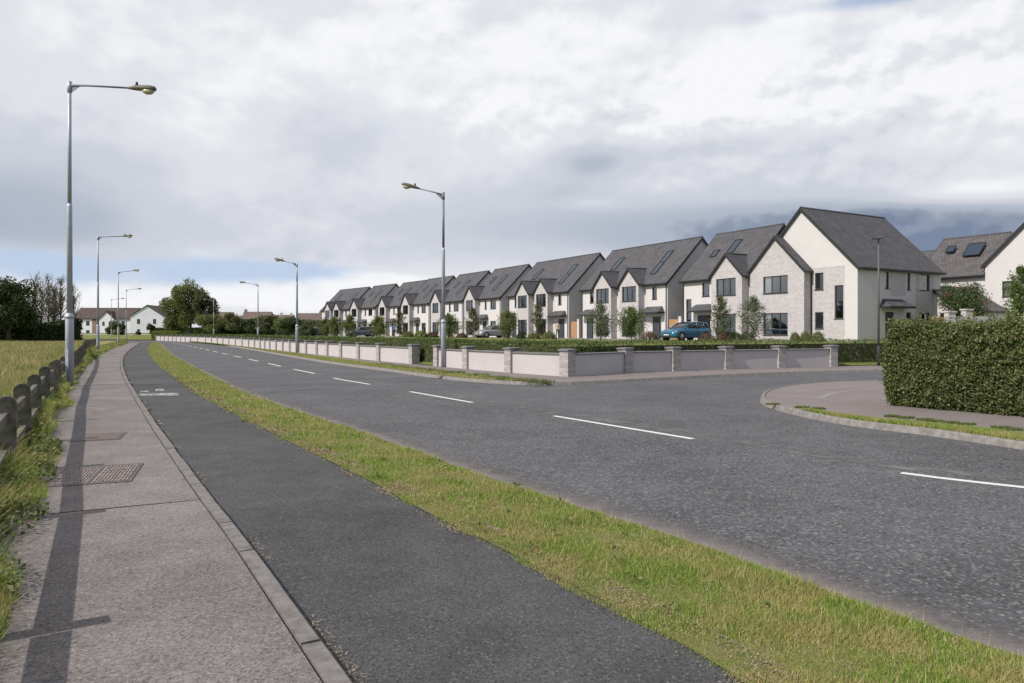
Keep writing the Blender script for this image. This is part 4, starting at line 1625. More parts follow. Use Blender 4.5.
def wall_thing(P, stops, name, label, dark_last=False, pw=0.42, first_big=None):
    """P: 2d curve; stops: arc lengths of the pillars"""
    L_ = arclen(P)
    o0, _ = along(P, L_, stops[0])
    root = empty(name, (o0.x, o0.y, 0.1))
    tag(root, label, 'wall')
    O = Vector((o0.x, o0.y, 0.1))
    for i, s_ in enumerate(stops):
        p, t_ = along(P, L_, s_)
        w = pw
        b = empty('tmp') if False else None
        rz = math.atan2(t_.y, t_.x)
        mb = MB()
        mb.bx(-w / 2, w / 2, -w / 2, w / 2, -.1, .93)
        pil = mb.build('pillar', M['wallbrick'], root)
        pil.location = Vector((p.x, p.y, .1)) - O
        pil.rotation_euler.z = rz
        mb = MB()
        e = .05
        mb.bx(-w / 2 - e, w / 2 + e, -w / 2 - e, w / 2 + e, .93, .985)
        mb.loft([[(sx * (w / 2 + e) * k, sy * (w / 2 + e) * k, z) for sx, sy in ((-1, -1), (1, -1), (1, 1), (-1, 1))] for k, z in ((1, .985), (.6, 1.01))], smooth=False)
        mb.build('cap', M['coping'], pil)
    for a, b in zip(stops[:-1], stops[1:]):
        n = max(2, int((b - a) / 0.9))
        mb, mc = MB(), MB()
        ra, rc = [], []
        for i in range(n + 1):
            s_ = a + pw / 2 + (b - a - pw) * i / n
            p, t_ = along(P, L_, s_)
            nn = Vector((-t_.y, t_.x))
            q = Vector((p.x, p.y, .1)) - O
            N3 = Vector((nn.x, nn.y, 0))
            ra.append([q + N3 * .11 + Vector((0, 0, -.1)), q + N3 * .11 + Vector((0, 0, .79)), q - N3 * .11 + Vector((0, 0, .79)), q - N3 * .11 + Vector((0, 0, -.1))])
            rc.append([q + N3 * .16 + Vector((0, 0, .79)), q + N3 * .16 + Vector((0, 0, .83)), q + Vector((0, 0, .85)), q - N3 * .16 + Vector((0, 0, .83)), q - N3 * .16 + Vector((0, 0, .79))])
        mb.loft(ra, smooth=False)
        pn = mb.build('panel', M['panel'], root)
        mc.loft(rc, smooth=False)
        mc.build('coping', M['coping'], pn)
    return root


WL = arclen(wallW)


def s_at_px(P, L_, px):
    best = min(range(1, len(P)), key=lambda i: abs(512 + FPX * P[i].x / P[i].y - px))
    for i in range(1, len(P)):
        x0 = 512 + FPX * P[i - 1].x / P[i - 1].y
        x1 = 512 + FPX * P[i].x / P[i].y
        if (x0 - px) * (x1 - px) <= 0 and abs(x1 - x0) > 1e-6:
            return L_[i - 1] + (px - x0) / (x1 - x0) * (L_[i] - L_[i - 1])
    return L_[best]


pxs = [157, 161, 165, 169, 173, 177, 181.5, 186, 191.5, 198.5, 206.4, 212.5, 218.3, 224, 230, 236.6, 243.5, 250, 256, 261.6, 266.3, 271.4, 277.7, 284.5, 291.5, 299.5, 308, 318.7, 329.4, 343, 360.7, 381, 414]
wall_thing(wallW, [s_at_px(wallW, WL, x) for x in pxs], 'garden_wall', 'long pale garden wall with dark brick pillars curving away beside the main road')
cw = wallW[-1].lerp(wallS[0], 0.5)
wallC = [p for p in wallW if (p - cw).length > .25] + [cw] + [p for p in wallS if (p - cw).length > .25]
WC = arclen(wallC)
sc_ = WC[wallC.index(cw)]
wall_thing(wallC, [s_at_px(wallC[:wallC.index(cw) + 1], WC, x) for x in (439, 468.5, 511.5)] + [sc_] +
           [sc_ + (wallC[wallC.index(cw)] - onx(577, 26.2).xy).length * 0 + s_at_px(wallC[wallC.index(cw):], arclen(wallC[wallC.index(cw):]), x) for x in (625.5, 673.5, 726, 779, 831)],
           'garden_wall', 'garden wall with pale brick pillars turning the street corner, right of the gap')


# ------------------------------------------------------------------ houses
def panel_wall(mb, O, Ux, N, x0, x1, z0, z1, openings=(), apex=None, depth=0.11, mat_i=0, extra=()):
    """planar wall with real openings and reveals. extra: x cuts"""
    O, Ux, N = Vector(O), Vector(Ux), Vector(N)
    Zv = Vector((0, 0, 1))

    def pt(x, z, y=0.0):
        return O + Ux * x + Zv * z - N * y
    xs = sorted(set([x0, x1] + [a for o in openings for a in (o[0], o[1])]))
    zs = sorted(set([z0, z1] + [a for o in openings for a in (o[2], o[3])]))
    xs = [x for x in xs if x0 <= x <= x1]
    zs = [z for z in zs if z0 <= z <= z1]
    for i in range(len(xs) - 1):
        for j in range(len(zs) - 1):
            cx, cz = (xs[i] + xs[i + 1]) / 2, (zs[j] + zs[j + 1]) / 2
            if any(o[0] < cx < o[1] and o[2] < cz < o[3] for o in openings):
                continue
            mb.face([pt(xs[i], zs[j]), pt(xs[i + 1], zs[j]), pt(xs[i + 1], zs[j + 1]), pt(xs[i], zs[j + 1])], mat_i)
    for (a, b, c, d_) in openings:
        for (p, q) in (((a, c), (b, c)), ((b, c), (b, d_)), ((b, d_), (a, d_)), ((a, d_), (a, c))):
            mb.face([pt(*p), pt(*q), pt(*q, depth), pt(*p, depth)], mat_i)
    if apex:
        mb.face([pt(x0, z1), pt(x1, z1), pt(apex[0], apex[1])], mat_i)


def window(parent, O, Ux, N, x0, x1, z0, z1, bars=(), curtain=0.0, rail=None, recess=0.07, glass='glass', name='window'):
    O, Ux, N = Vector(O), Vector(Ux), Vector(N)
    ax = (Ux, N, Vector((0, 0, 1)))

    def bx(mb, a, b, c, d_, y, th):
        ce = O + Ux * ((a + b) / 2) + Vector((0, 0, (c + d_) / 2)) - N * y
        mb.box(ce, (b - a, th, d_ - c), 0, ax)
    f = 0.065
    mb = MB()
    y = recess + .03
    bx(mb, x0, x0 + f, z0, z1, y, .06)
    bx(mb, x1 - f, x1, z0, z1, y, .06)
    bx(mb, x0 + f, x1 - f, z0, z0 + f, y, .06)
    bx(mb, x0 + f, x1 - f, z1 - f, z1, y, .06)
    for b in bars:
        xb = x0 + (x1 - x0) * b
        bx(mb, xb - f / 2, xb + f / 2, z0 + f, z1 - f, y, .058)
    if rail:
        zr = z0 + (z1 - z0) * rail
        bx(mb, x0 + f, x1 - f, zr - f / 2, zr + f / 2, y, .054)
    # sill
    bx(mb, x0 - .04, x1 + .04, z0 - .05, z0 - 0.003, -.01, .08)
    w = mb.build(name, M['frame'], parent)
    mb = MB()
    bx(mb, x0 + f, x1 - f, z0 + f, z1 - f, y + .004, .008)
    mb.build('pane', M[glass], w)
    mb = MB()
    cw = (x1 - x0) * curtain if curtain else 0
    if cw > 0:
        # folded curtain
        n = 7
        pts = [(x0 + f + cw * i / n, (0.02 if i % 2 else -.02)) for i in range(n + 1)]
        for (a, ya), (b, yb) in zip(pts[:-1], pts[1:]):
            P = [O + Ux * a + Vector((0, 0, z0 + .03)) - N * (y + .11 + ya), O + Ux * b + Vector((0, 0, z0 + .03)) - N * (y + .11 + yb),
                 O + Ux * b + Vector((0, 0, z1 - .03)) - N * (y + .11 + yb), O + Ux * a + Vector((0, 0, z1 - .03)) - N * (y + .11 + ya)]
            mb.face(P)
        mb.build('curtain', M['curtain'], w)
    return w


def door(parent, O, Ux, N, x0, x1, z1, side_glass=0.0):
    O, Ux, N = Vector(O), Vector(Ux), Vector(N)
    ax = (Ux, N, Vector((0, 0, 1)))
    mb = MB()

    def bx(mb, a, b, c, d_, y, th):
        ce = O + Ux * ((a + b) / 2) + Vector((0, 0, (c + d_) / 2)) - N * y
        mb.box(ce, (b - a, th, d_ - c), 0, ax)
    xd = x1 - side_glass
    bx(mb, x0 + .05, xd - .05, 0.02, z1 - .05, .10, .05)
    for k in range(4):
        w = (xd - x0 - .3) / 4
        bx(mb, x0 + .16 + k * w, x0 + .13 + (k + 1) * w, .2, z1 - .25, .072, .012)
    dr = mb.build('door', M['door'], parent)
    mb = MB()
    bx(mb, x0, x0 + .05, 0, z1, .09, .07)
    bx(mb, xd - .05, xd, 0, z1, .09, .07)
    bx(mb, x0 + .05, xd - .05, z1 - .05, z1, .09, .07)
    mb.build('frame', M['frame'], dr)
    mb = MB()
    bx(mb, xd - .17, xd - .14, .85, 1.35, .055, .03)
    mb.build('handle', M['alloy'], dr)
    if side_glass > 0:
        window(parent, O, Ux, N, xd, x1, 0.06, z1, recess=.05)


def canopy(parent, O, Ux, N, x0, x1, z, proj=0.85, rise=.55):
    """small tiled lean-to roof with hipped ends over the door"""
    O, Ux, N = Vector(O), Vector(Ux), Vector(N)
    Zv = Vector((0, 0, 1))

    def pt(x, y, zz):
        return O + Ux * x + N * y + Zv * zz
    mb = MB()
    i = .35
    A, B_, Cc, D = pt(x0, proj, z + .12), pt(x1, proj, z + .12), pt(x1 - i, 0.0, z + .12 + rise), pt(x0 + i, 0.0, z + .12 + rise)
    E, Fp = pt(x0, 0.0, z + .12), pt(x1, 0.0, z + .12)
    mb.face([A, B_, Cc, D])
    mb.face([A, D, E])
    mb.face([B_, Fp, Cc])
    mb.build('canopy_roof', M['tile'], parent)
    mb = MB()
    mb.box(pt((x0 + x1) / 2, proj / 2, z + .055), (x1 - x0 - .02, proj - .02, .12), 0, (Ux, N, Zv))
    mb.build('canopy_fascia', M['dark'], parent)


def main_roof(parent, x0, x1, y0, yr, y1, ze, zr, tile='tile', ov=.28, vg=.14, name='roof'):
    """ridge along x"""
    th = .16
    k = (zr - ze) / (yr - y0)
    zt = .06
    mb = MB()
    a0, a1 = x0 - vg, x1 + vg
    mb.slab((a0, y0 - ov, ze - ov * k + zt), (a1, y0 - ov, ze - ov * k + zt), (a1, yr, zr + zt), (a0, yr, zr + zt), th)
    k2 = (zr - ze) / (y1 - yr)
    mb.slab((a0, yr, zr + zt), (a1, yr, zr + zt), (a1, y1 + ov, ze - ov * k2 + zt), (a0, y1 + ov, ze - ov * k2 + zt), th)
    rf = mb.build(name, M[tile], parent)
    mb = MB()
    # ridge tiles
    mb.tube([(a0, yr, zr + zt), (a1, yr, zr + zt)], .07, 8)
    mb.build('ridge', M[tile], rf)
    mb = MB()
    # rake boards and gutters
    for xx in (a0 - .012, a1 + .012):
        for (ya, za, yb, zb) in ((y0 - ov, ze - ov * k, yr, zr), (y1 + ov, ze - ov * k2, yr, zr)):
            mb.slab((xx - .02, ya, za + zt + .012), (xx + .02, ya, za + zt + .012), (xx + .02, yb, zb + zt + .012), (xx - .02, yb, zb + zt + .012), .26)
    for (yy, kk) in ((y0 - ov - .05, k), (y1 + ov + .05, k2)):
        mb.bx(a0, a1, yy - .055, yy + .045, ze - ov * kk - .03, ze - ov * kk + .09)
    mb.bx(a0 + .05, a1 - .05, y0 - ov, y0 - .01, ze - ov * k - .02, ze - ov * k + .01)
    mb.build('fascia', M['dark'], rf)
    return rf


def gable_roof_y(parent, cx, hw, yf, yb, ze, slope=1.0, tile='tile', ov=.22, vg=.16, name='gable_roof', rake=.22):
    """ridge along y from yf (front) to yb"""
    zr = ze + hw * slope
    zt, th = .06, .15
    f = yf - vg
    mb = MB()
    for sg in (-1, 1):
        xe = cx + sg * (hw + ov)
        mb.slab((xe, f, ze - ov * slope + zt), (cx, f, zr + zt), (cx, yb, zr + zt), (xe, yb, ze - ov * slope + zt), th)
    rf = mb.build(name, M[tile], parent)
    mb = MB()
    mb.tube([(cx, f, zr + zt), (cx, yb, zr + zt)], .07, 8)
    mb.build('ridge', M[tile], rf)
    mb = MB()
    for sg in (-1, 1):
        xe = cx + sg * (hw + ov)
        for yy in (f - .012,):
            mb.slab((xe, yy - .02, ze - ov * slope + zt + .012), (cx, yy - .02, zr + zt + .012), (cx, yy + .02, zr + zt + .012), (xe, yy + .02, ze - ov * slope + zt + .012), rake)
    mb.build('fascia', M['dark'], rf)
    return rf


def skylight(parent, x, w0, w1, y0, ze, width=.78, panes=1):
    """on the 45 degree front slope; w measured horizontally from the front wall plane y0"""
    ax = (Vector((1, 0, 0)), Vector((0, 1, 1)).normalized(), Vector((0, -1, 1)).normalized())
    zt = .06
    L_ = (w1 - w0) * math.sqrt(2)
    c = Vector((x, y0 + (w0 + w1) / 2, ze + (w0 + w1) / 2 + zt)) + ax[2] * .03
    mb = MB()
    t = .06
    mb.box(c - ax[0] * (width / 2 - t / 2), (t, L_, .1), 0, ax)
    mb.box(c + ax[0] * (width / 2 - t / 2), (t, L_, .1), 0, ax)
    for k in range(panes + 1):
        mb.box(c + ax[1] * (-L_ / 2 + t / 2 + (L_ - t) * k / panes), (width - 2 * t, t, .1), 0, ax)
    fr = mb.build('skylight', M['dark'], parent)
    mb = MB()
    for k in range(panes):
        l0 = (L_ - t) / panes
        mb.box(c + ax[1] * (-L_ / 2 + t / 2 + l0 * (k + .5)) + ax[2] * .0, (width - 2 * t, l0 - t, .03), 0, ax)
    mb.build('pane', M['skyglass'], fr)


# skylight glass: opaque dark blue glossy pane
M['skyglass'] = mat('skylight_pane', (0.03, 0.045, 0.065), 0.12, spec=0.35)

EX, EN = (1, 0, 0), (0, -1, 0)
EAVE, RH = 5.35, 4.2


def lining(parent, x0, x1, y0, y1, z1):
    """dim floor and party walls inside, so windows look into a room"""
    mb = MB()
    mb.bx(x0 + .15, x1 - .15, y0 + .2, y1 - .2, 2.55, 2.75)
    mb.bx(x0 + .15, x1 - .15, y0 + 3.2, y0 + 3.3, .05, 2.5)
    mb.bx(x0 + .15, x1 - .15, y0 + 3.2, y0 + 3.3, 2.8, z1 - .1)
    mb.bx(x0 + .15, x1 - .15, y0 + .3, y1 - .2, z1 - .08, z1 - .03)
    mb.build('room', M['room'], parent)


def downpipe(parent, x, y, z1, side=0):
    mb = MB()
    mb.tube([(x, y, .05), (x, y, z1 - .35), (x, y - .18, z1 - .12)], .038, 6)
    mb.build('downpipe', M['dark'], parent)


def shell(parent, x0, x1, y0, y1, ze, segs, yr=None, zr=None, name='wall', m='render', side_mat=0, right_open=()):
    """front built from segs = list of (xa, xb, openings); sides are gables when zr is given"""
    mb = MB()
    for (xa, xb, op) in segs:
        panel_wall(mb, (0, y0, 0), EX, EN, xa, xb, -.3, ze, op)
    # right side
    Zv = Vector((0, 0, 1))
    panel_wall(mb, (x1, 0, 0), (0, 1, 0), (1, 0, 0), y0, y1, -.3, ze, right_open, (yr, zr) if zr else None)
    panel_wall(mb, (x0, 0, 0), (0, 1, 0), (-1, 0, 0), y0, y1, -.3, ze, (), (yr, zr) if zr else None)
    mb.face([(x0, y1, -.3), (x1, y1, -.3), (x1, y1, ze), (x0, y1, ze)])
    return mb.build(name, M[m], parent, fix=False)


def proj_gable(parent, cx, hw, yf, yb, ze, openings, m='brick', yroof=None, name='gable_wall'):
    mb = MB()
    panel_wall(mb, (0, yf, 0), EX, EN, cx - hw, cx + hw, -.3, ze, openings, (cx, ze + hw))
    for sx in (-1, 1):
        x = cx + sx * hw
        mb.face([(x, yf, -.3), (x, yb, -.3), (x, yb, ze), (x, yf, ze)])
    mb.build(name, M[m], parent, fix=False)
    gable_roof_y(parent, cx, hw, yf, yroof if yroof is not None else yb + hw + .25, ze)


def unit_front(root, xs, sgn, y, gc, hw, gy):
    """windows and door of one semi: xs = far end x of the section, gable centre gc; sgn +1 for the right-hand house"""
    pass


def build_pair():
    """two mirrored houses, 13.4 m wide; x from -13.4 to 0, front wall y=0"""
    root = empty('semi_detached_house')
    W = 13.4
    hw, gp = 1.42, .75
    gcs = (-4.6, -W + 4.6)

    def sec_open(sg):
        f = (lambda a, b: (a, b)) if sg > 0 else (lambda a, b: (-W - b, -W - a))
        return f(-2.1, -1.45), f(-2.05, -.85), f(-.0, -.0)
    segs = []
    wr, dr_, _ = sec_open(1)
    wl_, dl_, _ = sec_open(-1)
    segs.append((-3.18, 0, [(*wr, 3.73, 4.9), (*dr_, 0.0, 2.12)]))
    segs.append((-W, -W + 3.18, [(*wl_, 3.73, 4.9), (*dl_, 0.0, 2.12)]))
    segs.append((-W / 2 - .68, -W / 2 + .68, []))
    shell(root, -W, 0, 0, 2 * RH, EAVE, segs, RH, EAVE + RH)
    lining(root, -W, 0, 0, 2 * RH, EAVE)
    main_roof(root, -W, 0, 0, RH, 2 * RH, EAVE, EAVE + RH)
    for i, gc in enumerate(gcs):
        op = [(gc - 1.05, gc + 1.05, 3.62, 5.05), (gc - 1.05, gc + 1.05, .30, 2.15)]
        proj_gable(root, gc, hw, -gp, 0, EAVE, op)
        window(root, (0, -gp, 0), EX, EN, *op[0], bars=(.33, .67), curtain=.30)
        window(root, (0, -gp, 0), EX, EN, *op[1], bars=(.33, .67), curtain=.30, rail=.27)
    for (w_, d_) in ((wr, dr_), (wl_, dl_)):
        window(root, (0, 0, 0), EX, EN, *w_, 3.73, 4.9)
        door(root, (0, 0, 0), EX, EN, *d_, 2.12, .32)
    canopy(root, (0, 0, 0), EX, EN, -3.16, -.35, 2.38)
    canopy(root, (0, 0, 0), EX, EN, -W + .35, -W + 3.16, 2.38)
    skylight(root, -2.9, .75, 3.1, 0, EAVE, .8, 2)
    skylight(root, -W + 3.1, 1.7, 3.1, 0, EAVE, .8, 1)
    skylight(root, -W + 2.5, 1.25, 1.65, 0, EAVE, .5, 1) if False else None
    downpipe(root, -.12, -.08, EAVE)
    downpipe(root, -W + .12, -.08, EAVE)
    return root


def build_single():
    """detached house, 9.2 m wide; gable at its left end, section with two upper windows to the right"""
    root = empty('detached_house')
    W = 9.2
    hw, gp = 1.6, .75
    gc = -W + hw + .02
    op = [(-4.5, -3.95, 3.73, 4.9), (-2.9, -1.35, 3.73, 4.9), (-5.1, -3.95, 0.0, 2.12), (-2.9, -1.35, .5, 2.12)]
    shell(root, -W, 0, 0, 2 * RH, EAVE, [(-W + 2 * hw + .02, 0, op)], RH, EAVE + RH)
    lining(root, -W, 0, 0, 2 * RH, EAVE)
    main_roof(root, -W, 0, 0, RH, 2 * RH, EAVE, EAVE + RH)
    gop = [(gc - 1.05, gc + 1.05, 3.62, 5.05), (gc - 1.05, gc + 1.05, .30, 2.15)]
    proj_gable(root, gc, hw, -gp, 0, EAVE, gop)
    window(root, (0, -gp, 0), EX, EN, *gop[0], bars=(.33, .67), curtain=.30)
    window(root, (0, -gp, 0), EX, EN, *gop[1], bars=(.33, .67), curtain=.30, rail=.27)
    window(root, (0, 0, 0), EX, EN, *op[0])
    window(root, (0, 0, 0), EX, EN, *op[1], bars=(.5,), curtain=.25)
    window(root, (0, 0, 0), EX, EN, *op[3], bars=(.5,), curtain=.25)
    door(root, (0, 0, 0), EX, EN, op[2][0], op[2][1], 2.12, .25)
    canopy(root, (0, 0, 0), EX, EN, -5.9, -3.4, 2.38)
    skylight(root, -3.6, .8, 3.0, 0, EAVE, .8, 2)
    skylight(root, -6.6, 2.0, 2.9, 0, EAVE, .7, 1)
    downpipe(root, -.12, -.08, EAVE)
    return root


def place(o, p, direction, label, group):
    """front-right corner at p; direction = away-from-camera line of the row"""
    d2 = Vector(direction).normalized()
    o.location = (p[0], p[1], TZ)
    o.rotation_euler.z = math.atan2(-d2.y, -d2.x)
    tag(o, label, 'house', group)


grp = 'pale houses of the long row'


def front(s_):                                # front plane of the row
    return sv(s_, -.8)


pair = build_pair()
place(pair, front(18.4), U.xy, 'pale semi-detached house pair right of centre, blue car parked off its right end', grp)
o = copy_tree(pair)
place(o, front(34.3), U.xy, 'semi-detached house pair left of the blue-car pair, person standing outside its door', grp)
single = build_single()
place(single, onx(501, 93), (-.50, .865), 'detached grey-roofed house with silver car parked in front of its door', grp)
names = ['detached house behind the nearest lamp of the far pavement, its roof crossing the post',
         'detached house just left of the nearest far-side lamp post, round shrub in front',
         'middle detached house of the distant end of the row, person in blue outside',
         'detached house next to the far end pair, dark car parked in front']
for (px, y, dr_), lb in zip(((463, 102.8, (-.52, .853)), (429.5, 112.2, (-.53, .848)), (404.5, 121.6, (-.56, .83)), (375.5, 130.8, (-.60, .80))), names):
    o = copy_tree(single)
    place(o, onx(px, y), dr_, lb, grp)
o = copy_tree(pair)
place(o, onx(350, 140), (-.62, .785), 'farthest semi-detached pair at the left end of the row', grp)

# the corner house with its attached neighbour
ch = empty('corner_house', (P0.x, P0.y, TZ), math.atan2(-U.y, -U.x))
tag(ch, 'large pale corner house with steep grey gables facing both streets', 'house')
mw = 9.2
opA = [(-3.43, -2.72, 3.76, 5.0), (-3.43, -2.72, .92, 2.12), (-1.80, -1.10, 1.62, 4.0)]
rightops = [(3.15, 3.62, 3.78, 4.98), (5.76, 6.2, 3.78, 4.98), (7.35, 8.65, 3.78, 4.98), (3.15, 4.2, 0.0, 2.12), (5.70, 6.3, .85, 2.12), (7.35, 8.65, .5, 2.12)]
mb = MB()
panel_wall(mb, (0, 0, 0), EX, EN, -1.0 - .0, 0, -.3, EAVE)                       # plain render corner strip
mb.face([(-mw, 0, EAVE), (0, 0, EAVE), (-mw / 2, 0, EAVE + mw / 2)])
panel_wall(mb, (0, 0, 0), (0, 1, 0), (1, 0, 0), 0, 2.45, -.3, EAVE)
panel_wall(mb, (0, 0, 0), (0, 1, 0), (1, 0, 0), 2.45, 6.9, -.3, EAVE, [rightops[0], rightops[1], rightops[3], rightops[4]])
panel_wall(mb, (0, 0, 0), (0, 1, 0), (1, 0, 0), 9.2, 10.1, -.3, EAVE)
mb.face([(0, 10.1, -.3), (-mw, 10.1, -.3), (-mw, 10.1, EAVE), (0, 10.1, EAVE)])
mb.face([(-mw, 10.1, EAVE), (0, 10.1, EAVE), (-mw / 2, 10.1, EAVE + mw / 2)])
mb.face([(-mw, 0, -.3), (-mw, 10.1, -.3), (-mw, 10.1, EAVE), (-mw, 0, EAVE)])
mb.build('wall', M['render'], ch, fix=False)
mb = MB()
panel_wall(mb, (0, -.006, 0), EX, EN, -3.9, -1.0, -.3, 5.34, opA, depth=.12)
mb.face([(-1.0, -.006, -.3), (-1.0, 0, -.3), (-1.0, 0, 5.34), (-1.0, -.006, 5.34)])
mb.build('brick_panel', M['brick'], ch, fix=False)
mb = MB()
panel_wall(mb, (.012, 0, 0), (0, 1, 0), (1, 0, 0), 6.9, 9.2, -.3, EAVE, [rightops[2], rightops[5]], depth=.12)
mb.build('brick_panel', M['brick'], ch, fix=False)
mb = MB()
panel_wall(mb, (.006, 0, 0), (0, 1, 0), (1, 0, 0), 3.75, 5.6, 3.3, EAVE)
mb.build('brick_panel', M['brick'], ch, fix=False)
lining(ch, -mw, 0, 0, 10.1, EAVE)
rf = gable_roof_y(ch, -mw / 2, mw / 2, 0, 10.1 + .1, EAVE, ov=.26, rake=.26, name='roof')
mb = MB()
mb.bx(.30, .39, -.12, 10.2, EAVE - .3, EAVE - .18)
mb.bx(.0, .30, -.12, 10.2, EAVE - .24, EAVE - .21)
mb.build('gutter', M['dark'], ch)
proj_gable(ch, -6.35, 2.6, -.8, 0.0, EAVE, [(-7.5, -5.2, 3.64, 4.96), (-7.5, -5.2, .43, 2.12)], yroof=.35)
window(ch, (0, -.8, 0), EX, EN, -7.5, -5.2, 3.64, 4.96, bars=(.33, .67), curtain=.30)
window(ch, (0, -.8, 0), EX, EN, -7.5, -5.2, .43, 2.12, bars=(.33, .67), curtain=.30, rail=.27)
for q, b in zip(opA, ((), (), ())):
    window(ch, (0, 0, 0), EX, EN, *q, bars=b)
for q in rightops[:3]:
    window(ch, (0, 0, 0), (0, 1, 0), (1, 0, 0), *q, curtain=.9 if q[0] > 7 else 0)
for q in rightops[4:]:
    window(ch, (0, 0, 0), (0, 1, 0), (1, 0, 0), *q)
door(ch, (0, 0, 0), (0, 1, 0), (1, 0, 0), 3.15, 4.2, 2.12, 0)
canopy(ch, (0, 0, 0), (0, 1, 0), (1, 0, 0), 2.5, 5.5, 2.38)
downpipe(ch, -3.68, -.07, EAVE)
# left half of the same building
ol = [(-14.05, -13.2, 3.72, 4.9), (-16.0, -15.35, 1.5, 3.55), (-14.6, -13.1, 0.0, 2.12)]
mb = MB()
panel_wall(mb, (0, -.8, 0), EX, EN, -16.4, -12.3, -.3, EAVE, ol)
panel_wall(mb, (-16.4, 0, 0), (0, 1, 0), (-1, 0, 0), -.8, 7.6, -.3, EAVE, (), (3.4, EAVE + RH))
mb.face([(-16.4, 7.6, -.3), (-9, 7.6, -.3), (-9, 7.6, EAVE), (-16.4, 7.6, EAVE)])
mb.build('wall', M['render'], ch, fix=False)
lining(ch, -16.3, -9.2, -.8, 7.6, EAVE)
main_roof(ch, -16.4, -9.1 + .0, -.8, 3.4, 7.6, EAVE, EAVE + RH, vg=.12)
proj_gable(ch, -10.65, 1.65, -1.5, -.8, EAVE, [(-11.75, -9.65, 3.64, 5.02), (-11.75, -9.65, .3, 2.12)], yroof=1.2)
window(ch, (0, -1.5, 0), EX, EN, -11.75, -9.65, 3.64, 5.02, bars=(.33, .67), curtain=.30)
window(ch, (0, -1.5, 0), EX, EN, -11.75, -9.65, .3, 2.12, bars=(.33, .67), curtain=.30, rail=.27)
window(ch, (0, -.8, 0), EX, EN, *ol[0], curtain=.5)
window(ch, (0, -.8, 0), EX, EN, *ol[1])
door(ch, (0, -.8, 0), EX, EN, ol[2][0], ol[2][1], 2.12, .4)
canopy(ch, (0, -.8, 0), EX, EN, -15.1, -12.35, 2.38)
skylight(ch, -12.9, .85, 3.25, -.8, EAVE, .8, 2)
skylight(ch, -14.7, 1.85, 2.5, -.8, EAVE, .7, 1)
downpipe(ch, -16.28, -.88, EAVE)

# timber side gates between the blocks
for k, (sa, lb) in enumerate(((16.75, 'timber side gate between the corner house and the next pair, behind the blue car'), (32.4, 'timber side gate between the two semi-detached pairs'))):
    p = sv(sa, -.85)
    t = empty('side_gate', (p.x, p.y, TZ), math.atan2(-U.y, -U.x))
    tag(t, lb, 'gate', 'timber side gates')
    mb = MB()
    for j in range(9):
        mb.bx(-1.35 + j * .15, -1.22 + j * .15, -.02, .02, .03, 1.8)
    mb.build('boards', M['timber'], t)
    mb = MB()
    mb.bx(-1.4, 0.0, .02, .06, .4, .5)
    mb.bx(-1.4, 0.0, .02, .06, 1.4, 1.5)
    mb.build('braces', M['timber'], t)
    mb = MB()
    mb.bx(-.0, .32, -.16, .16, 0, 2.0)
    mb.bx(-.03, .35, -.19, .19, 2.0, 2.06)
    mb.build('pier', M['render'], t)

# house on the right edge: taupe roof, gable to the right, garage in front
Q = onx(985, 57)
rh = empty('gabled_house', (Q.x, Q.y, TZ), math.atan2(-U.y, -U.x))
tag(rh, 'pale house with taupe tiled roof and big gable at the right edge', 'house')
mb = MB()
w1 = [(-3.1, -1.5, 2.9, 4.35)]
panel_wall(mb, (0, 0, 0), EX, EN, -5.4, 0, -.3, EAVE, w1)
w2 = [(1.25, 2.2, 3.4, 4.6), (2.9, 4.2, 6.06, 7.5)]
panel_wall(mb, (0, 0, 0), EX, EN, 0, 9.0, -.3, 6.06, [w2[0]])
g_ap = (4.5, 6.06 + 4.5)
# gable triangle with a window cut: split into strips
mb.face([(0, 0, 6.06), (2.9, 0, 6.06), (2.9, 0, 7.5), (1.44, 0, 7.5)])
mb.face([(4.2, 0, 6.06), (9, 0, 6.06), (7.56, 0, 7.5), (4.2, 0, 7.5)])
mb.face([(1.44, 0, 7.5), (7.56, 0, 7.5), (4.5, 0, 10.56)])
panel_wall(mb, (-5.4, 0, 0), (0, 1, 0), (-1, 0, 0), 0, 8, -.3, EAVE, (), (4.0, EAVE + 3.45))
panel_wall(mb, (9, 0, 0), (0, 1, 0), (1, 0, 0), 0, 8, -.3, 6.06)
mb.face([(0, 0, EAVE), (0, 8, EAVE), (0, 8, 6.06), (0, 0, 6.06)])
mb.face([(-5.4, 8, -.3), (9, 8, -.3), (9, 8, EAVE), (-5.4, 8, EAVE)])
mb.build('wall', M['render'], rh, fix=False)
main_roof(rh, -5.4, -.06, 0, 4.0, 8, EAVE, EAVE + 3.45, 'tile3', vg=.05)
mb = MB()
k_ = 3.45 / 4
mb.slab((-.01, .4, EAVE + .4 * k_ + .06), (4.4, .4, EAVE + .4 * k_ + .06), (4.4, 4, EAVE + 3.51), (-.01, 4, EAVE + 3.51), .16)
mb.build('roof', M['tile3'], rh)
gable_roof_y(rh, 4.5, 4.5, 0, 8.2, 6.06, tile='tile3', rake=.3)
lining(rh, -5.4, 9, 0, 8, EAVE)
window(rh, (0, 0, 0), EX, EN, *w1[0], bars=(.5,))
window(rh, (0, 0, 0), EX, EN, *w2[0], curtain=.5)
window(rh, (0, 0, 0), EX, EN, *w2[1], curtain=.4)
skylight(rh, -1.9, 1.55, 2.65, 0, EAVE, 1.35, 1)
skylight(rh, -3.9, 2.05, 2.6, 0, EAVE, .7, 1)
skylight(rh, 1.1, 2.4, 3.0, 0, EAVE, .7, 1)
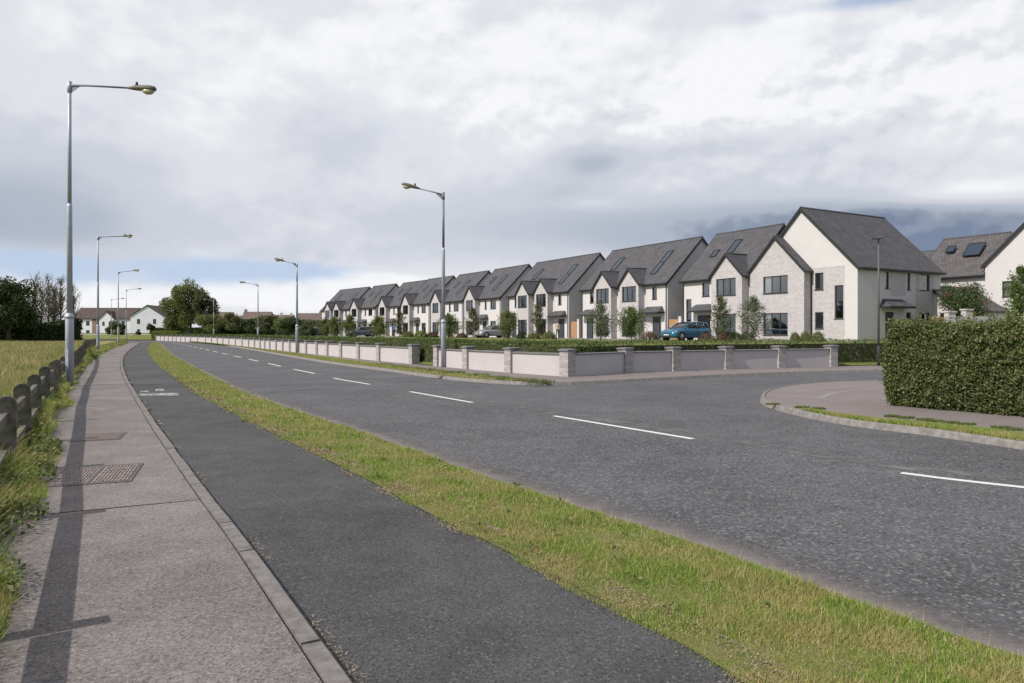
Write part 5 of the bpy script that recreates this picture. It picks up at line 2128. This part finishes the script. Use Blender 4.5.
# garage
mb = MB()
panel_wall(mb, (0, -6.0, 0), EX, EN, -3.6, 1.6, -.3, 2.35, [(-.1, .9, 1.2, 2.1)], (-1.0, 4.1))
mb.face([(1.6, -6, -.3), (1.6, -.02, -.3), (1.6, -.02, 2.35), (1.6, -6, 2.35)])
mb.face([(-3.6, -6, -.3), (-3.6, -.02, -.3), (-3.6, -.02, 2.35), (-3.6, -6, 2.35)])
mb.build('garage_wall', M['render'], rh, fix=False)
gable_roof_y(rh, -1.0, 2.6, -6.0, -.02, 2.35, slope=.68, tile='tile3', name='garage_roof')
window(rh, (0, -6, 0), EX, EN, -.1, .9, 1.2, 2.1)

# roof end glimpsed behind the corner house
bhp = onx(906, 74)
bh = empty('rear_house', (bhp.x, bhp.y, TZ), math.atan2(-U.y, -U.x))
tag(bh, 'house behind the corner house, only its dark roof end peeping over the ridge', 'house')
mb = MB()
mb.bx(-3, 2.0, 0, 8, -.3, 5.4)
mb.face([(2.0, 0, 5.4), (2.0, 8, 5.4), (2.0, 4, 9.0)])
mb.face([(-3.0, 0, 5.4), (-3.0, 8, 5.4), (-3.0, 4, 9.0)])
mb.build('wall', M['render'], bh, fix=False)
main_roof(bh, -3, 2, 0, 4, 8, 5.4, 9.15)

# white block wall, timber fence, rowan, tree at right
wp = onx(951, 49)
bw = empty('block_wall', (wp.x, wp.y, TZ), math.atan2(.20, .98))
tag(bw, 'pale block garden wall with stepped piers below the berried tree', 'wall')
mb = MB()
mb.bx(.25, 4.3, 0, .2, -.2, 1.75)
mb.build('panel', mat_brick('white_blocks', (0.47, 0.46, 0.45), (0.40, 0.385, 0.37), (0.30, 0.29, 0.28), .44, .22, .7, .015), bw)
for x, zt in ((0, 2.0), (1.35, 2.16)):
    mb = MB()
    mb.bx(x - .28, x + .28, -.1, .3, -.2, zt)
    p_ = mb.build('pier', M['brick'], bw)
    mb = MB()
    mb.bx(x - .34, x + .34, -.16, .36, zt, zt + .09)
    mb.build('cap', mat('pale_cap', (.5, .47, .44), .9), p_)
fp_ = onx(934, 50)
tf = empty('timber_fence', (fp_.x, fp_.y, TZ), math.atan2(.2, .98))
tag(tf, 'orange-brown timber fence panel left of the block wall', 'fence')
mb = MB()
for j in range(10):
    mb.bx(0, 1.1, 0 - .012 * (j % 2), .025, .1 + j * .16, .255 + j * .16)
mb.build('boards', M['timber'], tf)
for x in (-.05, 1.12):
    mb = MB()
    mb.bx(x - .04, x + .04, -.03, .06, -.1, 1.8)
    mb.build('post', M['timber'], tf)
tree('rowan_tree', onx(961, 52, TZ), 4.5, 1.75, 9000, .13, 'rowan', 'rounded tree with red berries in front of the garage on the right', seed=31, clear=.12, clumps=30, trunk_r=.08)
tree('garden_tree', onx(1021, 40, TZ), 4.3, 1.15, 9000, .10, 'leafbright', 'yellow-green young tree at the right edge above the tall hedge', seed=32, clear=.1, clumps=26, trunk_r=.06, shape='cone')

# ------------------------------------------------------------------ young trees on the lawn
gt = 'young trees on the lawn'
NT = 1.4
TL = [
    # px, y dist, top row, half width px, leaf material, n, shape, label
    (600.5, 53.5, 304, 12.5, 'leafpale', 2600, 'cone', 'airy pale young tree left of the bright green one, before the blue-car pair'),
    (632, 53, 309, 15, 'leafbright', 3600, 'cone', 'bright green young tree left of the blue car'),
    (720.5, 54, 296, 11.5, 'leafolive', 2600, 'cone', 'narrow olive young tree just right of the blue car'),
    (753.5, 51.5, 297, 13.5, 'leafpale', 3000, 'cone', 'airy pale young tree in front of the brick gable of the corner house'),
    (508, 66, 312, 10.5, 'leafmid', 3200, 'cone', 'dark bushy young tree right of the silver car'),
    (538, 72, 305, 8, 'leafolive', 2200, 'cone', 'slender young tree before the pair where the person stands'),
    (473, 84, 308.5, 7, 'leafolive', 2000, 'cone', 'slender young tree left of the silver car'),
    (449, 60, 316, 11, 'leafmid', 3800, 'cone', 'dense round young tree immediately right of the nearest far-side lamp post'),
    (399.5, 98, 311, 5.5, 'leafolive', 1500, 'cone', 'thin tall young tree left of the lamp post, against a pale wall'),
    (378.5, 72, 318, 9.5, 'leafmid', 2600, 'cone', 'bushy young tree before the middle of the distant houses'),
    (350, 80, 316, 7.5, 'leafmid', 2200, 'cone', 'small bushy tree before the second-last house of the row'),
    (335, 88, 318, 7.5, 'leafmid', 2000, 'cone', 'right one of two touching trees before the farthest pair'),
    (326, 90, 319, 7, 'leafmid', 2000, 'cone', 'left one of two touching trees before the farthest pair'),
    (312.5, 88, 329, 5, 'leafdark', 1200, 'cone', 'small dark bush-like tree at the left end of the row'),
]
for i, (px, y, top, hwp, lm, n, shp, lb) in enumerate(TL):
    h = CH + (HZ - top) * y / FPX - TZ
    rad = hwp * y / FPX * 1.35
    tree('young_tree', onx(px, y, TZ), h, rad, int(n * NT), .105 * max(1, y / 62), lm, lb, group=gt, trunk_r=.035, clear=.12, seed=50 + i, shape=shp, limbs=9)

# shrubs by the houses
gsb = 'garden shrubs by the houses'
SL = [
    (795, 51.2, 5.2, 332.6, 'leafmid', 'left one of three clipped round shrubs before the corner house'),
    (805.5, 51, 5.4, 331.6, 'leafmid', 'middle one of three clipped round shrubs before the corner house'),
    (818, 50, 6.6, 331.2, 'leafmid', 'right and largest of three clipped round shrubs before the corner house'),
    (736, 55, 8, 332, 'leafmid', 'green shrub left of the airy tree by the brick gable'),
    (748, 53, 7, 331, 'leafdark', 'dark green shrub at the foot of the airy tree by the brick gable'),
    (707, 52, 9, 333.2, 'leafred', 'reddish shrub just in front of the blue car rear'),
    (722, 52.5, 6, 333.6, 'leafred', 'smaller reddish shrub at the foot of the narrow olive tree'),
    (650, 60, 8, 331.5, 'leafred', 'reddish-green shrub left of the blue car front'),
    (534, 70, 7, 333, 'leafmid', 'left green shrub beside the standing person'),
    (549, 69, 7.5, 331.6, 'leafmid', 'right green shrub next to the standing person'),
    (521, 72, 5, 333.6, 'leafdark', 'small dark shrub right of the silver car'),
    (421, 88, 7, 331, 'leafyellow', 'yellow-green shrub left of the nearest far-side lamp post'),
    (432, 88, 6, 332.5, 'leafred', 'red-brown shrub at the foot of the nearest far-side lamp post'),
    (408, 96, 6, 331.6, 'leafmid', 'green shrub beside the person in blue'),
    (462, 84, 6, 333.4, 'leafred', 'low red-brown shrub right of the dense round tree'),
    (481, 86, 5, 333.6, 'leafmid', 'low green shrub at the nose of the silver car'),
]
for i, (px, y, hwp, top, lm, lb) in enumerate(SL):
    h = CH + (HZ - top) * y / FPX - TZ
    shrub('garden_shrub', onx(px, y, TZ), h, hwp * y / FPX, 1500, .085 * y / 55, lm, lb, gsb, seed=80 + i)

# ------------------------------------------------------------------ background left
tree('broad_tree', onx(9, 118, .08), 10.6, 4.9, 22000, .34, 'leafdark', 'large dark leafy tree at the left edge behind the field', seed=101, clear=.1, trunk_r=.3, clumps=34)
gb = 'bare tall trees at the left'
for i, (px, y, top, lb) in enumerate(((35, 128, 277, 'leftmost of the tall thin trees, bare-topped, beside the broad tree'), (42, 132, 281, 'second tall thin bare tree from the broad tree'),
                                      (48.5, 128, 277, 'third tall thin tree, tallest of the bare group'), (54.5, 133, 284, 'ivy-clad narrow tree in the bare group left of the lamp'),
                                      (61, 130, 279, 'thin bare tree just left of the nearest lamp post'), (73, 134, 288, 'thin leaning bare tree just right of the nearest lamp post'))):
    h = CH + (HZ - top) * y / FPX
    root = empty('bare_tree', onx(px, y, .05))
    tag(root, lb, 'tree', gb)
    rd = random.Random(200 + i)
    mb = MB()
    mb.tube([(0, 0, -.1), (rd.uniform(-.1, .1), 0, h * .35), (rd.uniform(-.3, .3), 0, h * .7), (rd.uniform(-.3, .3), 0, h)], [.16, .12, .07, .02], 6)
    mb.build('trunk', M['bark'], root)
    mb = MB()
    for k in range(70):
        z = h * rd.uniform(.30, .97)
        an = rd.uniform(0, 6.28)
        L_ = rd.uniform(.7, 2.0) * (1.30 - z / h) * 1.25
        b = Vector((math.cos(an) * L_, math.sin(an) * L_, z + L_ * rd.uniform(.9, 2.0)))
        mb.tube([(0, 0, z), b], [.045, .018], 4, caps=False)
        for j in range(3):
            c = Vector((0, 0, z)).lerp(b, rd.uniform(.4, .9))
            mb.tube([c, c + Vector((rd.uniform(-.5, .5), rd.uniform(-.5, .5), rd.uniform(.3, .9)))], [.024, .012], 3, caps=False)
    mb.build('branches', M['palebark'], root)
    r = rng(300 + i)
    n = 1700 if i != 3 else 3600
    z = r.uniform(0, 1, n) ** (1.9 if i != 3 else 1.15) * h * (.85 if i != 3 else .9)
    wdt = (0.75 if i != 3 else .95) * (1.05 - z / h)+ .12
    an = r.uniform(0, 6.28, n)
    rr = np.sqrt(r.uniform(0, 1, n)) * wdt
    P = np.column_stack([np.cos(an) * rr, np.sin(an) * rr, z])
    Vv, F = leaf_cards(P, np.full(n, .22), r)
    fast_mesh('crown', Vv, F, M['leafolive'], root)
# undergrowth
tw = [onx(-40, 118).xy, onx(0, 120).xy, onx(33, 122).xy, onx(66, 126).xy]
r = rng(400)
A_ = spline(tw, 1.0)
P2, q = pts_between(A_, offset(A_, -4) if False else [p + Vector((0, 5)) for p in A_], 42000, r)
topz = 3.4 + 0.9 * value_noise(P2, .5, 2)
P = np.column_stack([P2, r.uniform(0, 1, len(P2)) * topz + .05])
Vv, F = leaf_cards(P, np.full(len(P), .42), r)
tag(fast_mesh('undergrowth', Vv, F, M['leafdark']), 'dark mass of undergrowth below the trees behind the field', 'undergrowth', kind='stuff')

# big bushy tree and its neighbours
tree('bushy_tree', onx(190, 158, TZ), 12.4, 4.8, 13000, .36, 'leafmid', 'big bushy tree with ragged top beyond the bend of the road', seed=111, clear=.06, trunk_r=.3, clumps=30, cs=.36, limbs=9)
tree('bushy_tree', onx(175, 160, TZ), 9.2, 3.6, 12000, .36, 'leafmid', 'lower rounded left shoulder of the tree group beyond the bend', seed=112, clear=.04, trunk_r=.2, clumps=20)
tree('bushy_tree', onx(204, 156, TZ), 10.2, 3.0, 7000, .34, 'leafolive', 'thinner olive tree with bare twigs on the right of the big bushy tree', seed=113, clear=.1, trunk_r=.18, clumps=18, limbs=14)
gbush = 'bushes of the distant belt'
bl_ = [('first', 216, 150, 4.2, 3.2), ('second', 229, 152, 3.8, 3.0), ('third', 241, 148, 4.4, 3.0), ('fourth', 252, 150, 3.2, 2.6), ('fifth', 263, 146, 3.6, 2.8), ('sixth', 275, 143, 3.4, 2.8), ('seventh', 287, 141, 3.0, 2.4), ('eighth', 299, 138, 3.2, 2.6), ('ninth', 309, 136, 2.6, 2.0)]
for i, (nm, px, y, h, rad) in enumerate(bl_):
    tree('belt_bush', onx(px, y, TZ), h + .7, rad + .9, 6500, .30, ('leafmid', 'leafdark', 'leafolive')[i % 3], nm + ' bush from the left in the belt between the big bushy tree and the row', 'bush', gbush, seed=120 + i, clear=.02, trunk_r=.08, clumps=12)
for i, (px, y, top, lb) in enumerate(((283, 95, 329, 'low dark bush behind the garden wall, left of the second far-side lamp'), (302, 92, 329, 'low dark bush behind the garden wall, right of the second far-side lamp'))):
    h = CH + (HZ - top) * y / FPX - TZ
    shrub('lawn_bush', onx(px, y, TZ), h, 1.0, 1500, .14, 'leafdark', lb, 'low bushes on the lawn', seed=150 + i)
# distant hedge line closing the lawn
dh = [onx(150, 176).xy, onx(200, 168).xy, onx(260, 156).xy, onx(325, 150).xy]
A_ = spline(dh, 1.0)
hedge_between('boundary_hedge', A_, [p + Vector((0.8, 2.0)) for p in A_], TZ, TZ + 1.6, 16000, .2, 'leafdark', 'long dark hedge at the far edge of the lawn under the distant roofs', 9)
A_ = spline([onx(152, 148).xy, onx(176, 143).xy], .8)
hedge_between('yellow_hedge', A_, [p + Vector((0.3, 1.5)) for p in A_], .12, 1.75, 6000, .2, 'leafyellow', 'bright yellow-green hedge at the far end of the garden wall', 10)


def simple_house(name, loc, rz, w, d_, ze, zr, wm, tm, label, group=None, wins=(), gable_front=False, chim=(), cat='house', side_wins=()):
    root = empty(name, loc, rz)
    tag(root, label, cat, group)
    mb = MB()
    if gable_front:
        panel_wall(mb, (0, 0, 0), EX, EN, 0, w, -.3, ze, wins, (w / 2, zr))
        mb.face([(0, d_, -.3), (w, d_, -.3), (w, d_, ze), (w / 2, d_, zr), (0, d_, ze)])
        mb.face([(w, 0, -.3), (w, d_, -.3), (w, d_, ze), (w, 0, ze)])
        mb.face([(0, 0, -.3), (0, d_, -.3), (0, d_, ze), (0, 0, ze)])
    else:
        panel_wall(mb, (0, 0, 0), EX, EN, 0, w, -.3, ze, wins)
        mb.face([(0, d_, -.3), (w, d_, -.3), (w, d_, ze), (0, d_, ze)])
        for x in (0, w):
            mb.face([(x, 0, -.3), (x, d_, -.3), (x, d_, ze), (x, d_ / 2, zr), (x, 0, ze)])
    mb.build('wall', M[wm], root, fix=False)
    if gable_front:
        sl_ = (zr - ze) / (w / 2)
        gable_roof_y(root, w / 2, w / 2, 0, d_ + .2, ze, slope=sl_, tile=tm, name='roof', rake=.2)
    else:
        main_roof(root, 0, w, 0, d_ / 2, d_, ze, zr, tm)
    for q in wins:
        window(root, (0, 0, 0), EX, EN, *q, bars=(.5,) if q[1] - q[0] > 1.1 else ())
    for (x, y, h) in chim:
        mb = MB()
        mb.bx(x - .45, x + .45, y - .3, y + .3, zr - 1, zr + h)
        mb.build('chimney', M[wm], root)
    return root


# white houses beyond the field
y = 190
k = y / FPX
w_ = [(2.4, 3.2, 1.0, 2.3), (5.9, 6.7, 1.0, 2.3), (2.4, 3.2, 3.6, 4.9), (5.9, 6.7, 3.6, 4.9)]
simple_house('white_house', onx(130.5, y, .05), .14, 8.2, 11, 6.0, 8.75, 'white', 'tile2', 'white house showing its broad gable end, left of the big bushy tree', 'white houses beyond the field', wins=[(1.6, 2.4, 1.2, 2.4), (5.6, 6.4, 1.2, 2.4), (1.6, 2.4, 3.9, 5.1), (5.6, 6.4, 3.9, 5.1)], gable_front=True)
wn = []
for x in (1.2, 3.6, 8.8, 11.4, 13.4):
    wn += [(x, x + 1.0, .9, 2.2), (x, x + 1.0, 3.6, 4.8)]
lh = simple_house('white_house', onx(73, 205, .05), .05, 16.6, 9, 5.6, 8.6, 'white', 'tile2', 'long white terrace with brown roof behind the nearest lamps', 'white houses beyond the field', wins=wn)
mb = MB()
panel_wall(mb, (0, -1.6, 0), EX, EN, 8.2, 12.0, -.3, 5.6, [(8.9, 9.6, 3.5, 4.6), (10.7, 11.4, 3.5, 4.6)], (10.1, 7.5))
for x in (8.2, 12.0):
    mb.face([(x, -1.6, -.3), (x, -.02, -.3), (x, -.02, 5.6), (x, -1.6, 5.6)])
mb.build('gable_wall', M['white'], lh, fix=False)
gable_roof_y(lh, 10.1, 1.9, -1.6, 3, 5.6, tile='tile2')
for q in ((8.9, 9.6, 3.5, 4.6), (10.7, 11.4, 3.5, 4.6)):
    window(lh, (0, -1.6, 0), EX, EN, *q)
mb = MB()
mb.bx(5.3, 6.5, -.05, -.02, 0, 5.5)
mb.build('brick_bay', M['brownwall'], lh)
wb = empty('low_wall', onx(74, 172, .05))
tag(wb, 'low cream wall in front of the long white terrace', 'wall')
mb = MB()
mb.bx(0, 19, 0, .25, -.1, 1.35)
mb.build('panel', M['cream'], wb)
mb = MB()
mb.bx(-.05, 19.05, -.05, .3, 1.35, 1.43)
mb.build('coping', M['kerb'], wb)
tree('round_bush', onx(112, 165, .05), 4.0, 1.8, 3500, .28, 'leafmid', 'round green bush before the terrace, between the second and third lamps', 'bush', seed=161, clear=.02, clumps=10)
tree('round_bush', onx(121, 168, .05), 4.2, 1.4, 2500, .28, 'leafdark', 'dark bush between the third and fourth lamps', 'bush', seed=162, clear=.02, clumps=10)
tree('round_bush', onx(150, 160, .05), 3.9, 1.2, 1700, .26, 'leafolive', 'thin small tree before the white gable-end house', 'tree', seed=163, clear=.2, clumps=9)
tree('round_bush', onx(137, 162, .05), 1.9, .9, 1400, .24, 'leafdark', 'small dark bush at the foot of the white gable end', 'bush', seed=164, clear=.02, clumps=8)
sg = empty('sale_board', onx(79.5, 150, .05), .1)
tag(sg, 'small green board on a post before the long white terrace', 'sign')
mb = MB()
mb.tube([(0, 0, 0), (0, 0, 3.6)], .05, 6)
mb.build('post', M['white'], sg)
mb = MB()
mb.bx(-.5, .5, -.06, -.03, 2.3, 3.3)
mb.build('board', M['greensign'], sg)

# distant brown-roofed houses beyond the belt
gd = 'distant brown-roofed houses'
for i, (px, y, w, ze, zr, wm, lb, ch_) in enumerate((
        (206, 250, 8, 5.6, 8.6, 'brownwall', 'brown-roofed house partly hidden by the big bushy tree', ()),
        (222, 268, 7, 5.2, 7.7, 'cream', 'distant house just right of the big bushy tree', ((4, 4, .9),)),
        (241, 250, 9.5, 5.6, 8.7, 'brownwall', 'distant brown-roofed house with pale chimney, left of the second far-side lamp', ((.5, 4, 1.0),)),
        (260, 272, 4.5, 5.6, 8.3, 'white', 'narrow white distant house with pale chimney behind the lamps', ((1.2, 4, 1.1),)),
        (273, 258, 6.5, 5.0, 7.8, 'cream', 'distant cream house with chimneys left of the second far-side lamp', ((2, 4, .9), (5.5, 4, .8))),
        (295, 250, 9, 5.3, 8.2, 'brownwall', 'distant brown-roofed house nearest the end of the row', ((8, 4, .7),)))):
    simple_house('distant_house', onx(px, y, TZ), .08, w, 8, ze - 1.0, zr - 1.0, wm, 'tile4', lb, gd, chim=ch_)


# ------------------------------------------------------------------ cars
def build_car(paint, kind='hatch'):
    """x forward, y left, z up; 4.3 m long"""
    root = empty('parked_car')
    # stations: x, half width, z bottom, z shoulder, z top
    st = [(2.13, .55, .30, .48, .60), (2.05, .74, .22, .52, .68), (1.85, .84, .20, .58, .76), (1.45, .88, .20, .64, .86), (.95, .89, .20, .68, .93), (.3, .89, .20, .70, .93), (-.6, .89, .20, .71, .94),
          (-1.4, .88, .20, .73, .96), (-1.85, .85, .22, .74, .96), (-2.05, .76, .28, .72, .90), (-2.14, .62, .36, .62, .78)]
    rings = []
    for x, w, zb, zs, zt in st:
        rings.append([(x, w * .80, zb), (x, w * .98, zb + .08), (x, w, (zb + zs) / 2), (x, w * .985, zs), (x, w * .90, zt), (x, w * .5, zt + .025), (x, 0, zt + .03),
                      (x, -w * .5, zt + .025), (x, -w * .90, zt), (x, -w * .985, zs), (x, -w, (zb + zs) / 2), (x, -w * .98, zb + .08), (x, -w * .80, zb)])
    mb = MB()
    mb.loft(rings)
    body = mb.build('body', paint, root)
    # glasshouse
    gs_ = [(1.05, .76, .92, .78, .93), (.55, .79, .93, .68, 1.22), (.15, .80, .93, .62, 1.40), (-.45, .80, .93, .61, 1.45), (-1.1, .79, .94, .60, 1.43), (-1.65, .77, .95, .58, 1.34), (-1.98, .72, .94, .62, 1.02)]
    rings = []
    for x, wb_, zb, wt, zt in gs_:
        rings.append([(x, wb_, zb - .03), (x, wt, zt - .02), (x, wt * .5, zt), (x, -wt * .5, zt), (x, -wt, zt - .02), (x, -wb_, zb - .03)])
    mb = MB()
    mb.loft(rings)
    mb.build('windows', M['carglass'], root)
    mb = MB()
    rr = []
    for x, wt, zt in ((.22, .60, 1.40), (-.4, .62, 1.462), (-1.1, .61, 1.445), (-1.72, .58, 1.34)):
        rr.append([(x, wt + .02, zt - .05), (x, wt * .8, zt + .012), (x, 0, zt + .03), (x, -wt * .8, zt + .012), (x, -wt - .02, zt - .05)])
    mb.loft(rr, closed=False, caps=False)
    for sy in (-1, 1):
        for (xa, wa, za, xb, wb_, zb) in ((1.03, .775, .93, .2, .63, 1.38), (-.42, .80, .93, -.42, .62, 1.43), (-1.98, .73, .96, -1.70, .60, 1.33), (-1.22, .795, .93, -1.25, .61, 1.42)):
            mb.tube([(xa, sy * wa, za), (xb, sy * wb_, zb)], .035, 6)
    mb.build('roof', paint, root)
    for x in (1.36, -1.32):
        for sy in (-1, 1):
            mb = MB()
            mb.tube([(x, sy * .905, .33), (x, sy * .70, .33)], .375, 20)
            arch = mb.build('wheel_arch', M['rubber'], root)
            mb = MB()
            mb.tube([(x, sy * .915, .315), (x, sy * .925, .315), (x, sy * .70, .315)], [.27, .315, .315], 20)
            wh = mb.build('wheel', M['rubber'], root)
            mb = MB()
            mb.tube([(x, sy * .93, .315), (x, sy * .90, .315)], [.06, .07], 10)
            for kk in range(7):
                an = kk * 2 * math.pi / 7
                c = Vector((x, sy * .932, .315))
                mb.tube([c, c + Vector((math.cos(an) * .2, 0, math.sin(an) * .2))], [.035, .025], 5)
            mb.tube([(x, sy * .92, .315), (x, sy * .934, .315)], [.215, .20], 18, caps=False)
            mb.build('rim', M['alloy'], wh)
    for sy in (-1, 1):
        mb = MB()
        mb.loft([[(2.02, sy * .50, .56), (2.06, sy * .50, .66), (1.98, sy * .50, .69)], [(1.97, sy * .72, .58), (1.98, sy * .72, .69), (1.88, sy * .70, .72)], [(1.80, sy * .83, .62), (1.78, sy * .83, .72), (1.70, sy * .78, .76)]])
        mb.build('headlight', M['lampglass'], root)
        mb = MB()
        mb.bx(-2.12, -1.95, sy * .62 - .09, sy * .62 + .09, .68, .86)
        mb.build('tail_light', M['redlamp'], root)
        mb = MB()
        mb.box((.78, sy * .93, .98), (.12, .16, .11))
        mb.build('mirror', paint, root)
    mb = MB()
    mb.bx(2.10, 2.155, -.45, .45, .27, .40)
    mb.bx(2.08, 2.15, -.30, .30, .50, .58)
    mb.build('grille', M['dark'], root)
    mb = MB()
    mb.bx(2.15, 2.165, -.26, .26, .41, .50)
    mb.build('number_plate', M['plate'], root)
    mb = MB()
    for sy in (-1, 1):
        for x in (.85, -.38, -1.1):
            mb.bx(x - .006, x + .006, sy * .893 - .004, sy * .893 + .004, .32, .88)
        mb.bx(-.25, -.10, sy * .90 - .01, sy * .90 + .01, .76, .79)
    mb.build('door_seams', M['dark'], root)
    return root


carP = build_car(M['carblue'])
carP.location = (*onx(686, 56.4).xy, TZ + .006)
carP.rotation_euler.z = math.atan2(-V.y, -V.x) + .06
tag(carP, 'blue hatchback parked nose-left before the pale pair of houses', 'car', 'cars parked by the houses')
for (px, y, mt, rz, lb) in ((493, 83, 'carsilver', .05, 'silver car parked before a door left of centre'), (361.5, 104, 'cargrey', .1, 'dark grey car parked before the second-last house'), (314, 128, 'cargrey', .15, 'grey car at the left end of the row, beside a dark bush')):
    o = build_car(M[mt])
    o.location = (*onx(px, y).xy, TZ + .006)
    o.rotation_euler.z = math.atan2(-V.y, -V.x) + rz
    tag(o, lb, 'car', 'cars parked by the houses')


# ------------------------------------------------------------------ people
def person(loc, rz, top, label, height=1.72):
    verts = {'pelvis': (0, 0, .93, .125), 'waist': (0, 0, 1.08, .115), 'chest': (0, 0, 1.30, .135), 'neckb': (0, 0, 1.43, .065), 'neck': (0, .005, 1.49, .05), 'head': (0, .015, 1.60, .085), 'crown': (0, .01, 1.68, .065),
             'hipL': (.09, 0, .88, .085), 'kneeL': (.10, .02, .50, .058), 'ankL': (.10, 0, .10, .04), 'toeL': (.11, .14, .04, .035),
             'hipR': (-.09, 0, .88, .085), 'kneeR': (-.11, .05, .50, .058), 'ankR': (-.12, .0, .10, .04), 'toeR': (-.13, .14, .04, .035),
             'shL': (.17, 0, 1.39, .058), 'elL': (.23, -.02, 1.13, .042), 'wrL': (.25, .08, .90, .03), 'haL': (.25, .12, .82, .03),
             'shR': (-.17, 0, 1.39, .058), 'elR': (-.23, -.02, 1.13, .042), 'wrR': (-.22, .10, .92, .03), 'haR': (-.21, .15, .85, .03)}
    ed = [('pelvis', 'waist'), ('waist', 'chest'), ('chest', 'neckb'), ('neckb', 'neck'), ('neck', 'head'), ('head', 'crown'), ('pelvis', 'hipL'), ('hipL', 'kneeL'), ('kneeL', 'ankL'), ('ankL', 'toeL'),
          ('pelvis', 'hipR'), ('hipR', 'kneeR'), ('kneeR', 'ankR'), ('ankR', 'toeR'), ('chest', 'shL'), ('shL', 'elL'), ('elL', 'wrL'), ('wrL', 'haL'), ('chest', 'shR'), ('shR', 'elR'), ('elR', 'wrR'), ('wrR', 'haR')]
    keys = list(verts)
    me = bpy.data.meshes.new('skeleton')
    me.from_pydata([verts[k_][:3] for k_ in keys], [(keys.index(a), keys.index(b)) for a, b in ed], [])
    o = bpy.data.objects.new('tmp_body', me)
    C.objects.link(o)
    sk = o.modifiers.new('s', 'SKIN')
    for i, k_ in enumerate(keys):
        me.skin_vertices[0].data[i].radius = (verts[k_][3], verts[k_][3] * .8)
    me.skin_vertices[0].data[0].use_root = True
    o.modifiers.new('d', 'SUBSURF').levels = 2
    o.modifiers['d'].render_levels = 2
    dg = bpy.context.evaluated_depsgraph_get()
    ev = bpy.data.meshes.new_from_object(o.evaluated_get(dg))
    bpy.data.objects.remove(o, do_unlink=True)
    ev.materials.clear()
    for m_ in (M['skin'], top, M['darkcloth'], M['rubber']):
        ev.materials.append(m_)
    for f in ev.polygons:
        c = f.center
        f.use_smooth = True
        f.material_index = 0 if c.z > 1.46 or (abs(c.x) > .185 and c.z < .93) else 1 if c.z > .92 or (abs(c.x) > .185 and c.z > .85) else 3 if c.z < .1 else 2
    root = empty('person', loc, rz)
    tag(root, label, 'person')
    b = bpy.data.objects.new('body', ev)
    C.objects.link(b)
    b.parent = root
    mb = MB()
    rings = []
    for z, rr_, yy in ((1.60, .098, -.03), (1.66, .102, -.02), (1.72, .085, -.01), (1.755, .045, 0)):
        rings.append([(rr_ * math.cos(a), yy + rr_ * 1.05 * math.sin(a), z) for a in [2 * math.pi * k_ / 10 for k_ in range(10)]])
    mb.loft(rings)
    mb.build('hair', M['hair'], root)
    return root


person((*onx(557.5, 70).xy, TZ + .006), 2.6, M['beige'], 'person in a beige top and dark trousers standing by a front door')
person((*onx(394, 92).xy, TZ + .006), 2.9, M['bluecloth'], 'person in a blue top standing before the distant houses')

# ------------------------------------------------------------------ render defaults
SC.render.engine = 'CYCLES'
SC.cycles.max_bounces = 8
SC.cycles.transparent_max_bounces = 12
